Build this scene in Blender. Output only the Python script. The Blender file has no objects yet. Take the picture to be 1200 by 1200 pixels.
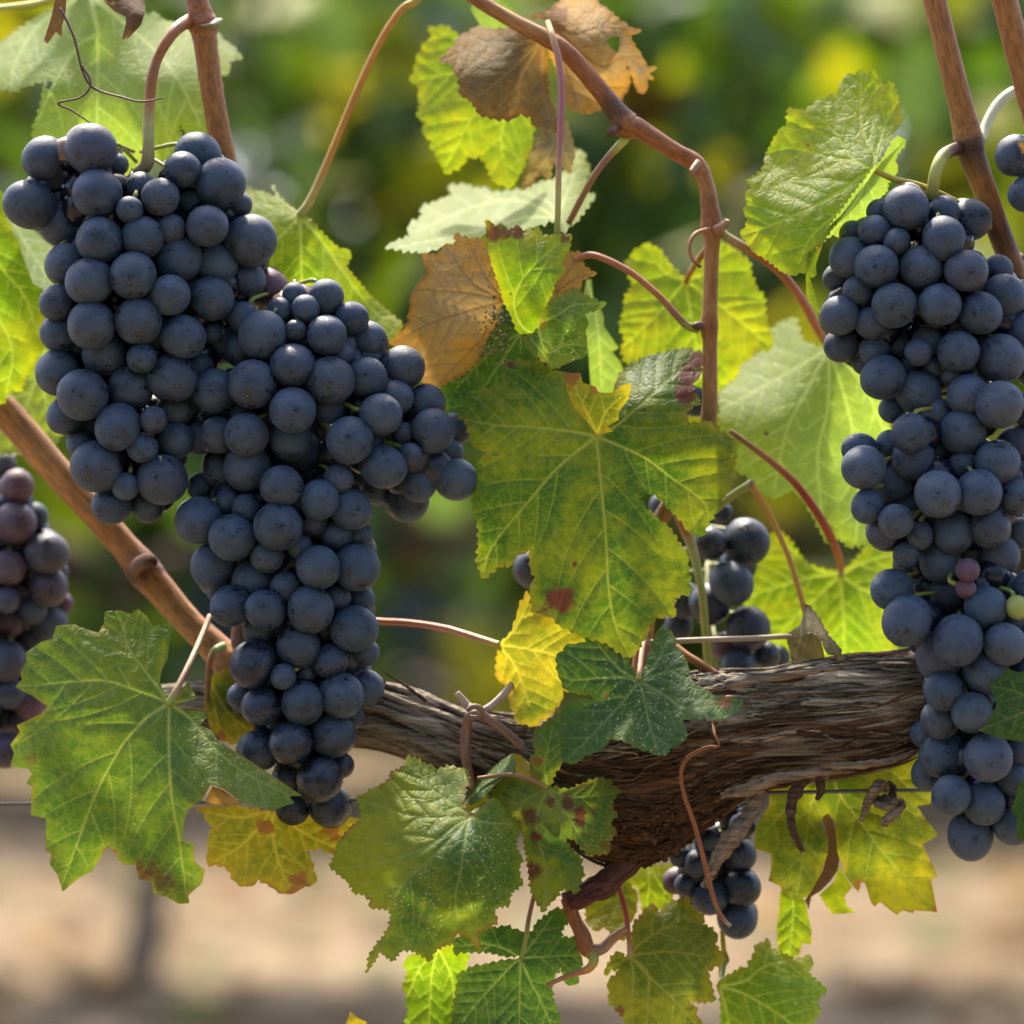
import bpy, math, random
import numpy as np
from mathutils import Vector, Matrix
from mathutils.geometry import delaunay_2d_cdt

random.seed(7)
RNG = np.random.default_rng(11)
SC = bpy.context.scene
COL = SC.collection
R = math.radians

# ------------------------------------------------------------------ camera, sky, sun, exposure
CAM_Z = 0.60
cam_d = bpy.data.cameras.new("camera")
cam = bpy.data.objects.new("camera", cam_d)
COL.objects.link(cam)
cam.location = (0, -1.0, CAM_Z)
cam.rotation_euler = (R(90), 0, 0)
cam_d.sensor_width = 36
cam_d.lens = 36 / 0.336
cam_d.clip_start = 0.05
cam_d.clip_end = 800
cam_d.dof.use_dof = True
cam_d.dof.focus_distance = 0.988
cam_d.dof.aperture_fstop = 5.6
SC.camera = cam

SUN_EL, SUN_AZ = 58.0, -15.0          # azimuth from +Y (behind the vine) towards -X
sd = Vector((math.cos(R(SUN_EL)) * math.sin(R(SUN_AZ)), math.cos(R(SUN_EL)) * math.cos(R(SUN_AZ)), math.sin(R(SUN_EL))))
w = bpy.data.worlds.new("World")
SC.world = w
w.use_nodes = True
nt = w.node_tree
bg = nt.nodes["Background"]
sky = nt.nodes.new("ShaderNodeTexSky")
sky.sky_type = 'NISHITA'
sky.sun_disc = False
sky.sun_elevation = R(SUN_EL)
sky.sun_rotation = R(SUN_AZ)
sky.air_density = 0.7
sky.dust_density = 4.0
sky.ozone_density = 0.4
nt.links.new(sky.outputs[0], bg.inputs[0])
bg.inputs[1].default_value = 0.15
sun_l = bpy.data.lights.new("sun", 'SUN')
sun_l.energy = 2.6
sun_l.angle = R(3.0)
sun_l.color = (1.0, 0.89, 0.73)
sun = bpy.data.objects.new("sun", sun_l)
COL.objects.link(sun)
sun.rotation_euler = (-sd).to_track_quat('-Z', 'Y').to_euler()

SC.view_settings.view_transform = 'Standard'
SC.view_settings.look = 'None'
SC.view_settings.exposure = 2.0
SC.view_settings.gamma = 1
SC.view_settings.use_curve_mapping = False
SC.render.engine = 'CYCLES'
SC.cycles.max_bounces = 8
SC.cycles.transparent_max_bounces = 4
SC.cycles.sample_clamp_indirect = 6

# ------------------------------------------------------------------ geometry helpers
S = 0.00028                            # metres per photo pixel at the vine's own plane


def P(px, py, mm=0.0):
    d = mm / 1000.0
    k = S * (1 + d)
    return Vector(((px - 600) * k, d, CAM_Z - (py - 600) * k))


def Pn(px, py, mm):
    d = mm / 1000.0
    k = S * (1 + d)
    return np.stack([(px - 600) * k, d + 0 * px, CAM_Z - (py - 600) * k], -1)


def _h(ix, iy, iz, seed):
    n = (ix * 374761393 + iy * 668265263 + iz * 2147483647 + seed * 974634777) & 0xffffffff
    n = ((n ^ (n >> 13)) * 1274126177) & 0xffffffff
    n = ((n ^ (n >> 16)) * 2246822519) & 0xffffffff
    return ((n ^ (n >> 15)) & 0xffff) / 65535.0


def noise3(x, y, z, seed=0):
    x, y, z = np.broadcast_arrays(np.asarray(x, float), np.asarray(y, float), np.asarray(z, float))
    fx, fy, fz = np.floor(x), np.floor(y), np.floor(z)
    ix, iy, iz = fx.astype(np.int64), fy.astype(np.int64), fz.astype(np.int64)
    x, y, z = x - fx, y - fy, z - fz
    x = x * x * (3 - 2 * x); y = y * y * (3 - 2 * y); z = z * z * (3 - 2 * z)
    r = 0
    for a in (0, 1):
        wa = x if a else 1 - x
        for b in (0, 1):
            wb = y if b else 1 - y
            for c in (0, 1):
                wc = z if c else 1 - z
                r = r + wa * wb * wc * _h(ix + a, iy + b, iz + c, seed)
    return r


def fbm(x, y, z=0, seed=0, oct=3):
    r, a, t = 0, 1.0, 0.0
    for i in range(oct):
        r = r + a * noise3(x * 2 ** i, y * 2 ** i, np.asarray(z) * 2 ** i, seed + i)
        t += a
        a *= 0.5
    return r / t


def empty(name, loc):
    o = bpy.data.objects.new(name, None)
    o.empty_display_size = 0.01
    COL.objects.link(o)
    o.location = loc
    return o


def tag(o, label=None, cat=None, group=None, kind=None):
    if label: o['label'] = label
    if cat: o['category'] = cat
    if group: o['group'] = group
    if kind: o['kind'] = kind
    return o


def mk(name, V, F, mat, parent=None, cols=None, uv=None, smooth=True, origin=None):
    """link one mesh; V in world space; cols {attr: Nx4 per vertex}; uv Nx2 per vertex."""
    V = np.asarray(V, float)
    loc = np.zeros(3)
    if parent is not None:
        org = np.array(WORLD_OF[parent.name])
        V = V - org
    elif origin is not None:
        loc = np.array(origin, float)
        V = V - loc
    me = bpy.data.meshes.new(name)
    if isinstance(F, np.ndarray):
        n, k = F.shape
        me.vertices.add(len(V))
        me.vertices.foreach_set("co", V.astype(np.float32).ravel())
        me.loops.add(n * k)
        me.loops.foreach_set("vertex_index", F.astype(np.int32).ravel())
        me.polygons.add(n)
        me.polygons.foreach_set("loop_start", np.arange(0, n * k, k, dtype=np.int32))
        me.update(calc_edges=True)
    else:
        me.from_pydata(V.tolist(), [], F)
        me.update()
    if smooth:
        me.polygons.foreach_set("use_smooth", np.ones(len(me.polygons), bool))
    for k, c in (cols or {}).items():
        a = me.color_attributes.new(k, 'FLOAT_COLOR', 'POINT')
        c = np.asarray(c, np.float32)
        if c.shape[1] == 3:
            c = np.concatenate([c, np.ones((len(c), 1), np.float32)], 1)
        a.data.foreach_set("color", c.ravel())
    if uv is not None:
        li = np.empty(len(me.loops), np.int32)
        me.loops.foreach_get("vertex_index", li)
        ul = me.uv_layers.new(name="UVMap")
        ul.data.foreach_set("uv", np.asarray(uv, np.float32)[li].ravel())
    me.validate()
    me.materials.append(mat)
    o = bpy.data.objects.new(name, me)
    COL.objects.link(o)
    if parent is not None:
        o.parent = parent
        WORLD_OF[o.name] = tuple(WORLD_OF[parent.name])
    else:
        o.location = loc
        WORLD_OF[o.name] = tuple(loc)
    return o


WORLD_OF = {}


def thing(name, loc, label, cat, group=None):
    o = empty(name, loc)
    WORLD_OF[o.name] = tuple(loc)
    return tag(o, label, cat, group)


def catmull(pts, n):
    p = np.asarray(pts, float)
    if len(p) == 2:
        t = np.linspace(0, 1, n)[:, None]
        return p[0] * (1 - t) + p[1] * t
    p = np.vstack([2 * p[0] - p[1], p, 2 * p[-1] - p[-2]])
    m = len(p) - 3
    t = np.linspace(0, m, n)
    i = np.minimum(t.astype(int), m - 1)
    u = (t - i)[:, None]
    a, b, c, d = p[i], p[i + 1], p[i + 2], p[i + 3]
    return 0.5 * (2 * b + (c - a) * u + (2 * a - 5 * b + 4 * c - d) * u ** 2 + (3 * b - a - 3 * c + d) * u ** 3)


def tube_data(ctrl, seg=12, step=3.0, rough=0.0, seed=0, flat=1.0):
    """ctrl rows: px, py, mm, radius px, (r,g,b). returns verts, quads, colours, uv"""
    A = np.array([[c[0], c[1], c[2], c[3], *c[4]] for c in ctrl], float)
    L = np.hypot(*np.diff(A[:, :2], axis=0).T).sum()
    n = max(4, int(L / step))
    Q = catmull(A, n)
    Q[:, 4:] = np.clip(Q[:, 4:], 0, 1)
    Q[:, 3] = np.maximum(Q[:, 3], 0.15)
    C = Pn(Q[:, 0], Q[:, 1], Q[:, 2])
    T = np.gradient(C, axis=0)
    T /= np.linalg.norm(T, axis=1)[:, None] + 1e-12
    up = np.array([0, -1.0, 0.02])
    Bv = np.cross(T, up)
    Bv /= np.linalg.norm(Bv, axis=1)[:, None] + 1e-12
    N = np.cross(Bv, T)
    rad = Q[:, 3] * S
    ph = np.linspace(0, 2 * np.pi, seg, endpoint=False)
    V = np.empty((n, seg, 3))
    s = np.arange(n) * step
    for k, a in enumerate(ph):
        rr = rad
        if rough:
            rr = rad * (1 + rough * (noise3(math.cos(a) * 1.6 + 5, math.sin(a) * 1.6 + 5, s / 14.0, seed) - 0.5)
                        + rough * 0.6 * (noise3(math.cos(a) * 4, math.sin(a) * 4, s / 40.0, seed + 3) - 0.5))
        V[:, k] = C + (Bv * math.cos(a) + N * math.sin(a) * flat) * rr[:, None]
    idx = np.arange(n * seg).reshape(n, seg)
    a = idx[:-1]; b = idx[1:]
    F = np.stack([a, np.roll(a, -1, 1), np.roll(b, -1, 1), b], -1).reshape(-1, 4)
    V = V.reshape(-1, 3)
    # closed ends
    V = np.vstack([V, C[0], C[-1]])
    e0, e1 = n * seg, n * seg + 1
    F = F.tolist()
    for k in range(seg):
        F.append([e0, idx[0, (k + 1) % seg], idx[0, k]])
        F.append([e1, idx[-1, k], idx[-1, (k + 1) % seg]])
    cc = np.repeat(Q[:, 4:7], seg, 0)
    cc = np.vstack([cc, Q[0, 4:7], Q[-1, 4:7]])
    uv = np.stack([np.tile(ph / (2 * np.pi), n), np.repeat(s / 100.0, seg)], 1)
    uv = np.vstack([uv, [0, 0], [0, s[-1] / 100.0]])
    return V, F, cc, uv


def join(parts):
    Vs, Fs, Cs, Us, o = [], [], [], [], 0
    for V, F, c, u in parts:
        Vs.append(V); Cs.append(c); Us.append(u)
        Fs += [[i + o for i in f] for f in F]
        o += len(V)
    return np.vstack(Vs), Fs, np.vstack(Cs), np.vstack(Us)


def tube(name, ctrl, mat, parent=None, **kw):
    V, F, c, u = tube_data(ctrl, **kw)
    if parent is None:
        return mk(name, V, F, mat, None, {'col': c}, u, origin=V[0])
    return mk(name, V, F, mat, parent, {'col': c}, u)


# ------------------------------------------------------------------ material helpers
class NB:
    def __init__(self, name):
        self.m = bpy.data.materials.new(name)
        self.m.use_nodes = True
        self.t = self.m.node_tree
        self.t.nodes.clear()
        self.out = self.n('ShaderNodeOutputMaterial')

    def n(self, typ, **kw):
        nd = self.t.nodes.new(typ)
        for k, v in kw.items():
            setattr(nd, k, v)
        return nd

    def put(self, sock, v):
        if v is None:
            return
        if hasattr(v, 'is_output'):
            self.t.links.new(v, sock)
        else:
            if sock.type == 'RGBA' and hasattr(v, '__len__') and len(v) == 3:
                v = (*v, 1)
            sock.default_value = v

    def math(self, op, a, b=None, c=None, clamp=False):
        nd = self.n('ShaderNodeMath', operation=op, use_clamp=clamp)
        self.put(nd.inputs[0], a)
        self.put(nd.inputs[1], b)
        self.put(nd.inputs[2], c)
        return nd.outputs[0]

    def mix(self, f, a, b, blend='MIX'):
        nd = self.n('ShaderNodeMix', data_type='RGBA', blend_type=blend)
        self.put(nd.inputs[0], f)
        self.put(nd.inputs[6], a)
        self.put(nd.inputs[7], b)
        return nd.outputs[2]

    def rng(self, v, a, b, c=0.0, d=1.0, smooth=True):
        nd = self.n('ShaderNodeMapRange', interpolation_type='SMOOTHSTEP' if smooth else 'LINEAR')
        self.put(nd.inputs[0], v)
        for i, q in enumerate((a, b, c, d)):
            self.put(nd.inputs[1 + i], q)
        return nd.outputs[0]

    def noise(self, vec, scale, detail=3, rough=0.55, dist=0.0, out=0):
        nd = self.n('ShaderNodeTexNoise')
        self.put(nd.inputs['Vector'], vec)
        nd.inputs['Scale'].default_value = scale
        nd.inputs['Detail'].default_value = detail
        nd.inputs['Roughness'].default_value = rough
        nd.inputs['Distortion'].default_value = dist
        return nd.outputs[out]

    def voro(self, vec, scale, feat='F1', rand=1.0):
        nd = self.n('ShaderNodeTexVoronoi', feature=feat)
        self.put(nd.inputs['Vector'], vec)
        nd.inputs['Scale'].default_value = scale
        nd.inputs['Randomness'].default_value = rand
        return nd.outputs['Distance']

    def attr(self, name):
        return self.n('ShaderNodeAttribute', attribute_name=name)

    def sep(self, v):
        nd = self.n('ShaderNodeSeparateColor')
        self.put(nd.inputs[0], v)
        return nd.outputs

    def bump(self, h, strength, dist):
        nd = self.n('ShaderNodeBump')
        nd.inputs['Strength'].default_value = strength
        nd.inputs['Distance'].default_value = dist
        self.put(nd.inputs['Height'], h)
        return nd.outputs[0]

    def princ(self, base, rough=0.5, spec=0.5, normal=None, **kw):
        nd = self.n('ShaderNodeBsdfPrincipled')
        self.put(nd.inputs['Base Color'], base)
        self.put(nd.inputs['Roughness'], rough)
        self.put(nd.inputs['Specular IOR Level'], spec)
        if normal is not None:
            self.put(nd.inputs['Normal'], normal)
        for k, v in kw.items():
            self.put(nd.inputs[k.replace('_', ' ')], v)
        return nd.outputs[0]

    def done(self, shader):
        self.t.links.new(shader, self.out.inputs[0])
        return self.m


def leaf_material(name, green, yellow, vein, ymix=0.3, ycon=2.2, edgey=0.25, inter=0.2, brown=0.15, flecks=0.0,
                  trans=0.42, rough=0.5, spec=0.27, net=0.35, yscale=1.6, tint=(1.25, 1.15, 0.5), browncol=(0.11, 0.05, 0.018)):
    b = NB(name)
    uv = b.n('ShaderNodeUVMap', uv_map='UVMap').outputs[0]
    rnd = b.n('ShaderNodeObjectInfo').outputs['Random']
    off = b.n('ShaderNodeVectorMath', operation='ADD')
    b.put(off.inputs[0], uv)
    comb = b.n('ShaderNodeCombineXYZ')
    b.put(comb.inputs[0], b.math('MULTIPLY', rnd, 37.0)); b.put(comb.inputs[1], b.math('MULTIPLY', rnd, 91.0))
    b.put(off.inputs[1], comb.outputs[0])
    uvr = off.outputs[0]
    lf = b.attr('lf')
    vein_f, vd, edge = b.sep(lf.outputs['Color'])
    fine = lf.outputs['Alpha']
    st = b.attr('st')
    sbr, sred, syel = b.sep(st.outputs['Color'])
    swh = st.outputs['Alpha']
    n1 = b.noise(uvr, yscale, 4, 0.6, 0.4)
    n2 = b.noise(uvr, 9.0, 3, 0.6)
    n3 = b.noise(uvr, 42.0, 2, 0.6)
    y = b.math('MULTIPLY_ADD', b.math('SUBTRACT', n1, 0.5), ycon, ymix)
    y = b.math('ADD', y, b.math('MULTIPLY', b.math('SUBTRACT', n2, 0.5), 0.9))
    y = b.math('ADD', y, b.math('MULTIPLY', b.math('SUBTRACT', n3, 0.5), 0.35))
    y = b.math('ADD', y, b.math('MULTIPLY', b.math('SUBTRACT', vd, 0.5), inter))
    y = b.math('ADD', y, b.math('MULTIPLY', b.rng(edge, 0.0, 0.5, 1, 0), edgey))
    y = b.math('ADD', y, syel, clamp=True)
    base = b.mix(y, green, yellow)
    dark = b.mix(1.0, base, b.mix(n2, (0.72, 0.76, 0.7), (1.22, 1.2, 1.1)), 'MULTIPLY')
    # tertiary vein net
    dnoise = b.n('ShaderNodeMix', data_type='VECTOR')
    dnoise.inputs[0].default_value = 0.06
    b.put(dnoise.inputs[4], uvr); b.put(dnoise.inputs[5], b.noise(uvr, 8, 2, out=1))
    ve = b.voro(dnoise.outputs[1], 7.5, 'DISTANCE_TO_EDGE')
    netf = b.rng(ve, 0.0, 0.075, 1, 0)
    ve2 = b.voro(dnoise.outputs[1], 22.0, 'DISTANCE_TO_EDGE')
    netf2 = b.rng(ve2, 0.0, 0.12, 1, 0)
    c = b.mix(b.math('MULTIPLY', netf, net * 0.45), dark, vein)
    c = b.mix(b.math('MULTIPLY', netf2, net * 0.2), c, vein)
    c = b.mix(b.math('MULTIPLY', fine, 0.32), c, vein)
    c = b.mix(b.math('MULTIPLY', vein_f, 0.9), c, vein)
    # dead tissue
    eb = b.math('MULTIPLY', b.rng(edge, 0.0, 0.22, 1, 0), b.rng(n1, 0.45, 0.6))
    bf = b.math('ADD', b.math('MULTIPLY', eb, brown * 3), b.rng(b.math('ADD', sbr, b.math('MULTIPLY', b.math('SUBTRACT', n2, 0.5), 0.9)), 0.35, 0.6), clamp=True)
    bcol = b.mix(n2, browncol, tuple(q * 2.1 for q in browncol))
    c = b.mix(bf, c, bcol)
    rf = b.rng(b.math('ADD', sred, b.math('MULTIPLY', b.math('SUBTRACT', b.noise(uvr, 20, 3), 0.5), 0.8)), 0.3, 0.95)
    c = b.mix(b.math('MULTIPLY', rf, 0.85), c, b.mix(n2, (0.05, 0.008, 0.016), (0.11, 0.016, 0.024)))
    # small rusty specks and pale dust flecks
    vs = b.voro(uvr, 5.0)
    rare = b.rng(b.noise(uvr, 3.1, 1), 0.52, 0.66)
    speck = b.math('MULTIPLY', b.rng(vs, 0.03, 0.10, 1, 0), rare)
    c = b.mix(b.math('MULTIPLY', speck, 0.7), c, (0.20, 0.075, 0.02))
    if flecks > 0:
        vf = b.voro(uvr, 21.0)
        ff = b.math('MULTIPLY', b.rng(vf, 0.12, 0.22, 1, 0), b.rng(b.math('ADD', b.noise(uvr, 2.6, 4, 0.7), b.math('MULTIPLY', swh, 0.55)), 0.62 - 0.12 * flecks, 0.72))
        c = b.mix(b.math('MULTIPLY', ff, 0.85), c, (0.40, 0.42, 0.33))
    hb = b.math('ADD', b.math('MULTIPLY', netf, -0.5), b.math('MULTIPLY', b.noise(uvr, 30, 2), 0.7))
    hb = b.math('ADD', hb, b.math('MULTIPLY', fine, -0.8))
    nrm = b.bump(hb, 0.4, 0.0006)
    rr = b.math('MULTIPLY_ADD', n2, 0.25, rough - 0.05)
    p = b.princ(c, rr, spec, nrm)
    tr = b.n('ShaderNodeBsdfTranslucent')
    tc = b.mix(1.0, c, (*[q * 1.6 for q in tint],), 'MULTIPLY')
    b.put(tr.inputs[0], tc)
    ms = b.n('ShaderNodeMixShader')
    ms.inputs[0].default_value = trans
    b.t.links.new(p, ms.inputs[1]); b.t.links.new(tr.outputs[0], ms.inputs[2])
    return b.done(ms.outputs[0])


G1 = (0.045, 0.095, 0.022); G2 = (0.03, 0.072, 0.026); YG = (0.20, 0.25, 0.022); YL = (0.42, 0.34, 0.03)
LM = dict(
    mottled=leaf_material('mottled_leaf', (0.030, 0.082, 0.010), (0.15, 0.185, 0.008), (0.20, 0.24, 0.05), ymix=0.22, ycon=3.0, edgey=0.25, flecks=0.25, brown=0.1, trans=0.34, yscale=1.3, spec=.22, rough=.52),
    green=leaf_material('green_leaf', (0.038, 0.096, 0.015), (0.115, 0.165, 0.009), (0.20, 0.26, 0.07), ymix=0.24, ycon=2.0, edgey=0.35, flecks=0.45, brown=0.12, trans=.36, spec=.3),
    dark=leaf_material('dark_leaf', (0.020, 0.062, 0.015), (0.052, 0.11, 0.010), (0.14, 0.20, 0.06), ymix=0.25, ycon=1.6, edgey=0.35, flecks=0.35, brown=0.05, trans=0.28, rough=.56, spec=.24),
    spotted=leaf_material('spotted_leaf', (0.042, 0.105, 0.019), (0.17, 0.215, 0.011), (0.19, 0.25, 0.07), ymix=0.3, ycon=2.2, edgey=0.3, flecks=1.0, brown=0.25, trans=.36, spec=.25, rough=.5),
    bright=leaf_material('bright_leaf', (0.085, 0.155, 0.008), (0.22, 0.24, 0.010), (0.26, 0.33, 0.08), ymix=0.30, ycon=1.8, edgey=0.3, flecks=0.15, brown=0.03, trans=0.52, net=0.22, tint=(1.15, 1.15, .35)),
    lime=leaf_material('lime_leaf', (0.105, 0.175, 0.010), (0.225, 0.235, 0.014), (0.28, 0.34, 0.05), ymix=0.30, ycon=1.8, edgey=0.35, brown=0.02, trans=0.52, net=0.2, tint=(1.1, 1.12, .4)),
    yellow=leaf_material('yellow_leaf', (0.10, 0.145, 0.012), (0.28, 0.225, 0.016), (0.36, 0.34, 0.06), ymix=0.5, ycon=1.9, edgey=0.4, brown=0.2, trans=0.45, net=0.25, browncol=(0.12, 0.06, 0.022)),
    pale=leaf_material('pale_leaf_underside', (0.15, 0.215, 0.085), (0.17, 0.215, 0.035), (0.32, 0.38, 0.17), ymix=0.35, ycon=1.6, edgey=0.1, brown=0.02, trans=0.45, rough=0.62, spec=0.25, net=0.35, tint=(1.05, 1.15, 0.35)),
    under=leaf_material('olive_leaf_underside', (0.055, 0.090, 0.010), (0.19, 0.19, 0.010), (0.16, 0.18, 0.045), ymix=0.3, ycon=2.2, edgey=0.3, brown=0.15, trans=0.45, rough=0.6, spec=0.25, net=0.25),
    orange=leaf_material('orange_dry_leaf', (0.25, 0.20, 0.12), (0.33, 0.19, 0.04), (0.15, 0.085, 0.03), ymix=0.5, ycon=2.6, edgey=0.5, brown=0.3, trans=0.26, rough=0.7, spec=0.2, net=0.4, tint=(1.15, 1.0, 0.6), browncol=(.10, .05, .018)),
    brown=leaf_material('brown_dry_leaf', (0.095, 0.075, 0.038), (0.18, 0.10, 0.018), (0.18, 0.14, 0.07), ymix=0.3, ycon=2.0, edgey=0.6, brown=0.3, trans=0.28, rough=0.7, spec=0.2, net=0.4, tint=(1.2, 0.95, 0.5), browncol=(.08, .04, .015)),
    grey=leaf_material('withered_leaf', (0.11, 0.09, 0.055), (0.19, 0.16, 0.095), (0.22, 0.19, 0.12), ymix=0.4, ycon=2.0, edgey=0.3, brown=0.4, trans=0.2, rough=0.75, spec=0.15, net=0.5, browncol=(0.05, 0.028, 0.016)),
)


def stem_material(name, rough=0.5, streak=0.5, spec=0.35):
    b = NB(name)
    uv = b.n('ShaderNodeUVMap', uv_map='UVMap').outputs[0]
    mp = b.n('ShaderNodeMapping')
    b.put(mp.inputs['Vector'], uv)
    mp.inputs['Scale'].default_value = (14, 3.2, 1)
    n = b.noise(mp.outputs[0], 1.5, 4, 0.65)
    geo = b.n('ShaderNodeTexCoord').outputs['Object']
    n2 = b.noise(geo, 260, 3, 0.6)
    c = b.attr('col').outputs['Color']
    c = b.mix(1.0, c, b.mix(b.rng(n, 0.3, 0.7), (1 - streak,) * 3, (1 + streak,) * 3), 'MULTIPLY')
    c = b.mix(1.0, c, b.mix(n2, (0.75, 0.75, 0.75), (1.25, 1.25, 1.25)), 'MULTIPLY')
    nr = b.bump(n, 0.5, 0.0006)
    return b.done(b.princ(c, rough, spec, nr))


M_CANE = stem_material('cane_bark', 0.5, 0.35)
M_STEM = stem_material('green_stem', 0.45, 0.12)
M_DRY = stem_material('dry_bark', 0.85, 0.5, 0.15)


def bark_material():
    b = NB('old_vine_bark')
    c = b.attr('col').outputs['Color']
    o = b.n('ShaderNodeTexCoord').outputs['Object']
    mp = b.n('ShaderNodeMapping')
    b.put(mp.inputs['Vector'], o)
    mp.inputs['Scale'].default_value = (26, 560, 900)
    n = b.noise(mp.outputs[0], 1.0, 4, 0.7)
    n2 = b.noise(o, 700, 3, 0.7)
    c = b.mix(1.0, c, b.mix(b.rng(n, 0.3, 0.7), (0.45, 0.43, 0.4), (1.45, 1.45, 1.45)), 'MULTIPLY')
    c = b.mix(1.0, c, b.mix(n2, (0.7, 0.7, 0.7), (1.3, 1.3, 1.3)), 'MULTIPLY')
    nr = b.bump(b.math('ADD', n, b.math('MULTIPLY', n2, 0.5)), 0.9, 0.0012)
    return b.done(b.princ(c, 0.9, 0.15, nr))


M_BARK = bark_material()


def grape_material():
    b = NB('grape_skin')
    oi = b.n('ShaderNodeObjectInfo')
    tc = b.n('ShaderNodeTexCoord').outputs['Object']
    rnd = oi.outputs['Random']
    comb = b.n('ShaderNodeCombineXYZ')
    for i, q in enumerate((17.0, 53.0, 29.0)):
        b.put(comb.inputs[i], b.math('MULTIPLY', rnd, q))
    ad = b.n('ShaderNodeVectorMath', operation='ADD')
    b.put(ad.inputs[0], tc); b.put(ad.inputs[1], comb.outputs[0])
    v = ad.outputs[0]
    bloom, red, green = b.sep(oi.outputs['Color'])
    n1 = b.noise(v, 1.3, 4, 0.6, 0.3)
    n2 = b.noise(v, 5.5, 4, 0.65, 0.5)
    n3 = b.noise(v, 28.0, 2, 0.6)
    mp = b.n('ShaderNodeMapping')
    b.put(mp.inputs['Vector'], v); mp.inputs['Scale'].default_value = (3.4, 3.4, 1.7)
    n4 = b.noise(mp.outputs[0], 1.4, 4, 0.7, 0.8)
    f = b.math('ADD', b.math('MULTIPLY', b.math('SUBTRACT', n1, 0.5), 1.5), bloom)
    f = b.math('ADD', f, b.math('MULTIPLY', b.math('SUBTRACT', n2, 0.5), 0.45))
    f = b.math('ADD', f, b.math('MULTIPLY', b.math('SUBTRACT', n3, 0.5), 0.22))
    f = b.math('MULTIPLY', f, 1.0, clamp=True)
    # rubbed patches and scratches
    rub = b.math('MULTIPLY', b.rng(n4, 0.46, 0.66), b.rng(b.noise(v, 1.5, 2), 0.48, 0.62))
    f = b.math('SUBTRACT', f, b.math('MULTIPLY', rub, 0.75), clamp=True)
    skin = b.mix(red, (0.006, 0.008, 0.016), (0.06, 0.012, 0.024))
    blm = b.mix(b.rng(rnd, 0, 1), (0.042, 0.072, 0.118), (0.052, 0.078, 0.115))
    blm = b.mix(red, blm, (0.15, 0.065, 0.085))
    c = b.mix(f, skin, blm)
    c = b.mix(green, c, (0.30, 0.34, 0.08))
    # pale pin-prick lenticels
    vv = b.voro(v, 5.0)
    pr = b.math('MULTIPLY', b.rng(vv, 0.035, 0.06, 1, 0), b.rng(b.noise(v, 2.3, 1), 0.5, 0.56))
    c = b.mix(b.math('MULTIPLY', pr, 0.6), c, (0.36, 0.34, 0.33))
    # stylar scar at the +Z pole
    sx = b.n('ShaderNodeSeparateXYZ'); b.put(sx.inputs[0], tc)
    rad = b.math('SQRT', b.math('ADD', b.math('MULTIPLY', sx.outputs[0], sx.outputs[0]), b.math('MULTIPLY', sx.outputs[1], sx.outputs[1])))
    rad = b.math('ADD', rad, b.math('MULTIPLY', b.math('SUBTRACT', n2, 0.5), 0.06))
    top = b.math('GREATER_THAN', sx.outputs[2], 0)
    halo = b.math('MULTIPLY', b.rng(rad, 0.07, 0.2, 1, 0), top)
    c = b.mix(b.math('MULTIPLY', halo, 0.5), c, skin)
    top = b.math('MULTIPLY', top, b.math('GREATER_THAN', rnd, 0.55))
    dot = b.math('MULTIPLY', b.rng(rad, 0.025, 0.05, 1, 0), top)
    c = b.mix(b.math('MULTIPLY', dot, 0.8), c, (0.20, 0.13, 0.09))
    rough = b.rng(f, 0.0, 0.7, 0.22, 0.62)
    nr = b.bump(b.math('ADD', n2, b.math('MULTIPLY', n3, 0.4)), 0.12, 0.03)
    p = b.princ(c, rough, 0.4, nr, Sheen_Weight=b.math('MULTIPLY', f, 0.03), Sheen_Roughness=0.45, Sheen_Tint=(0.75, 0.85, 1.0, 1))
    return b.done(p)


M_GRAPE = grape_material()

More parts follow.
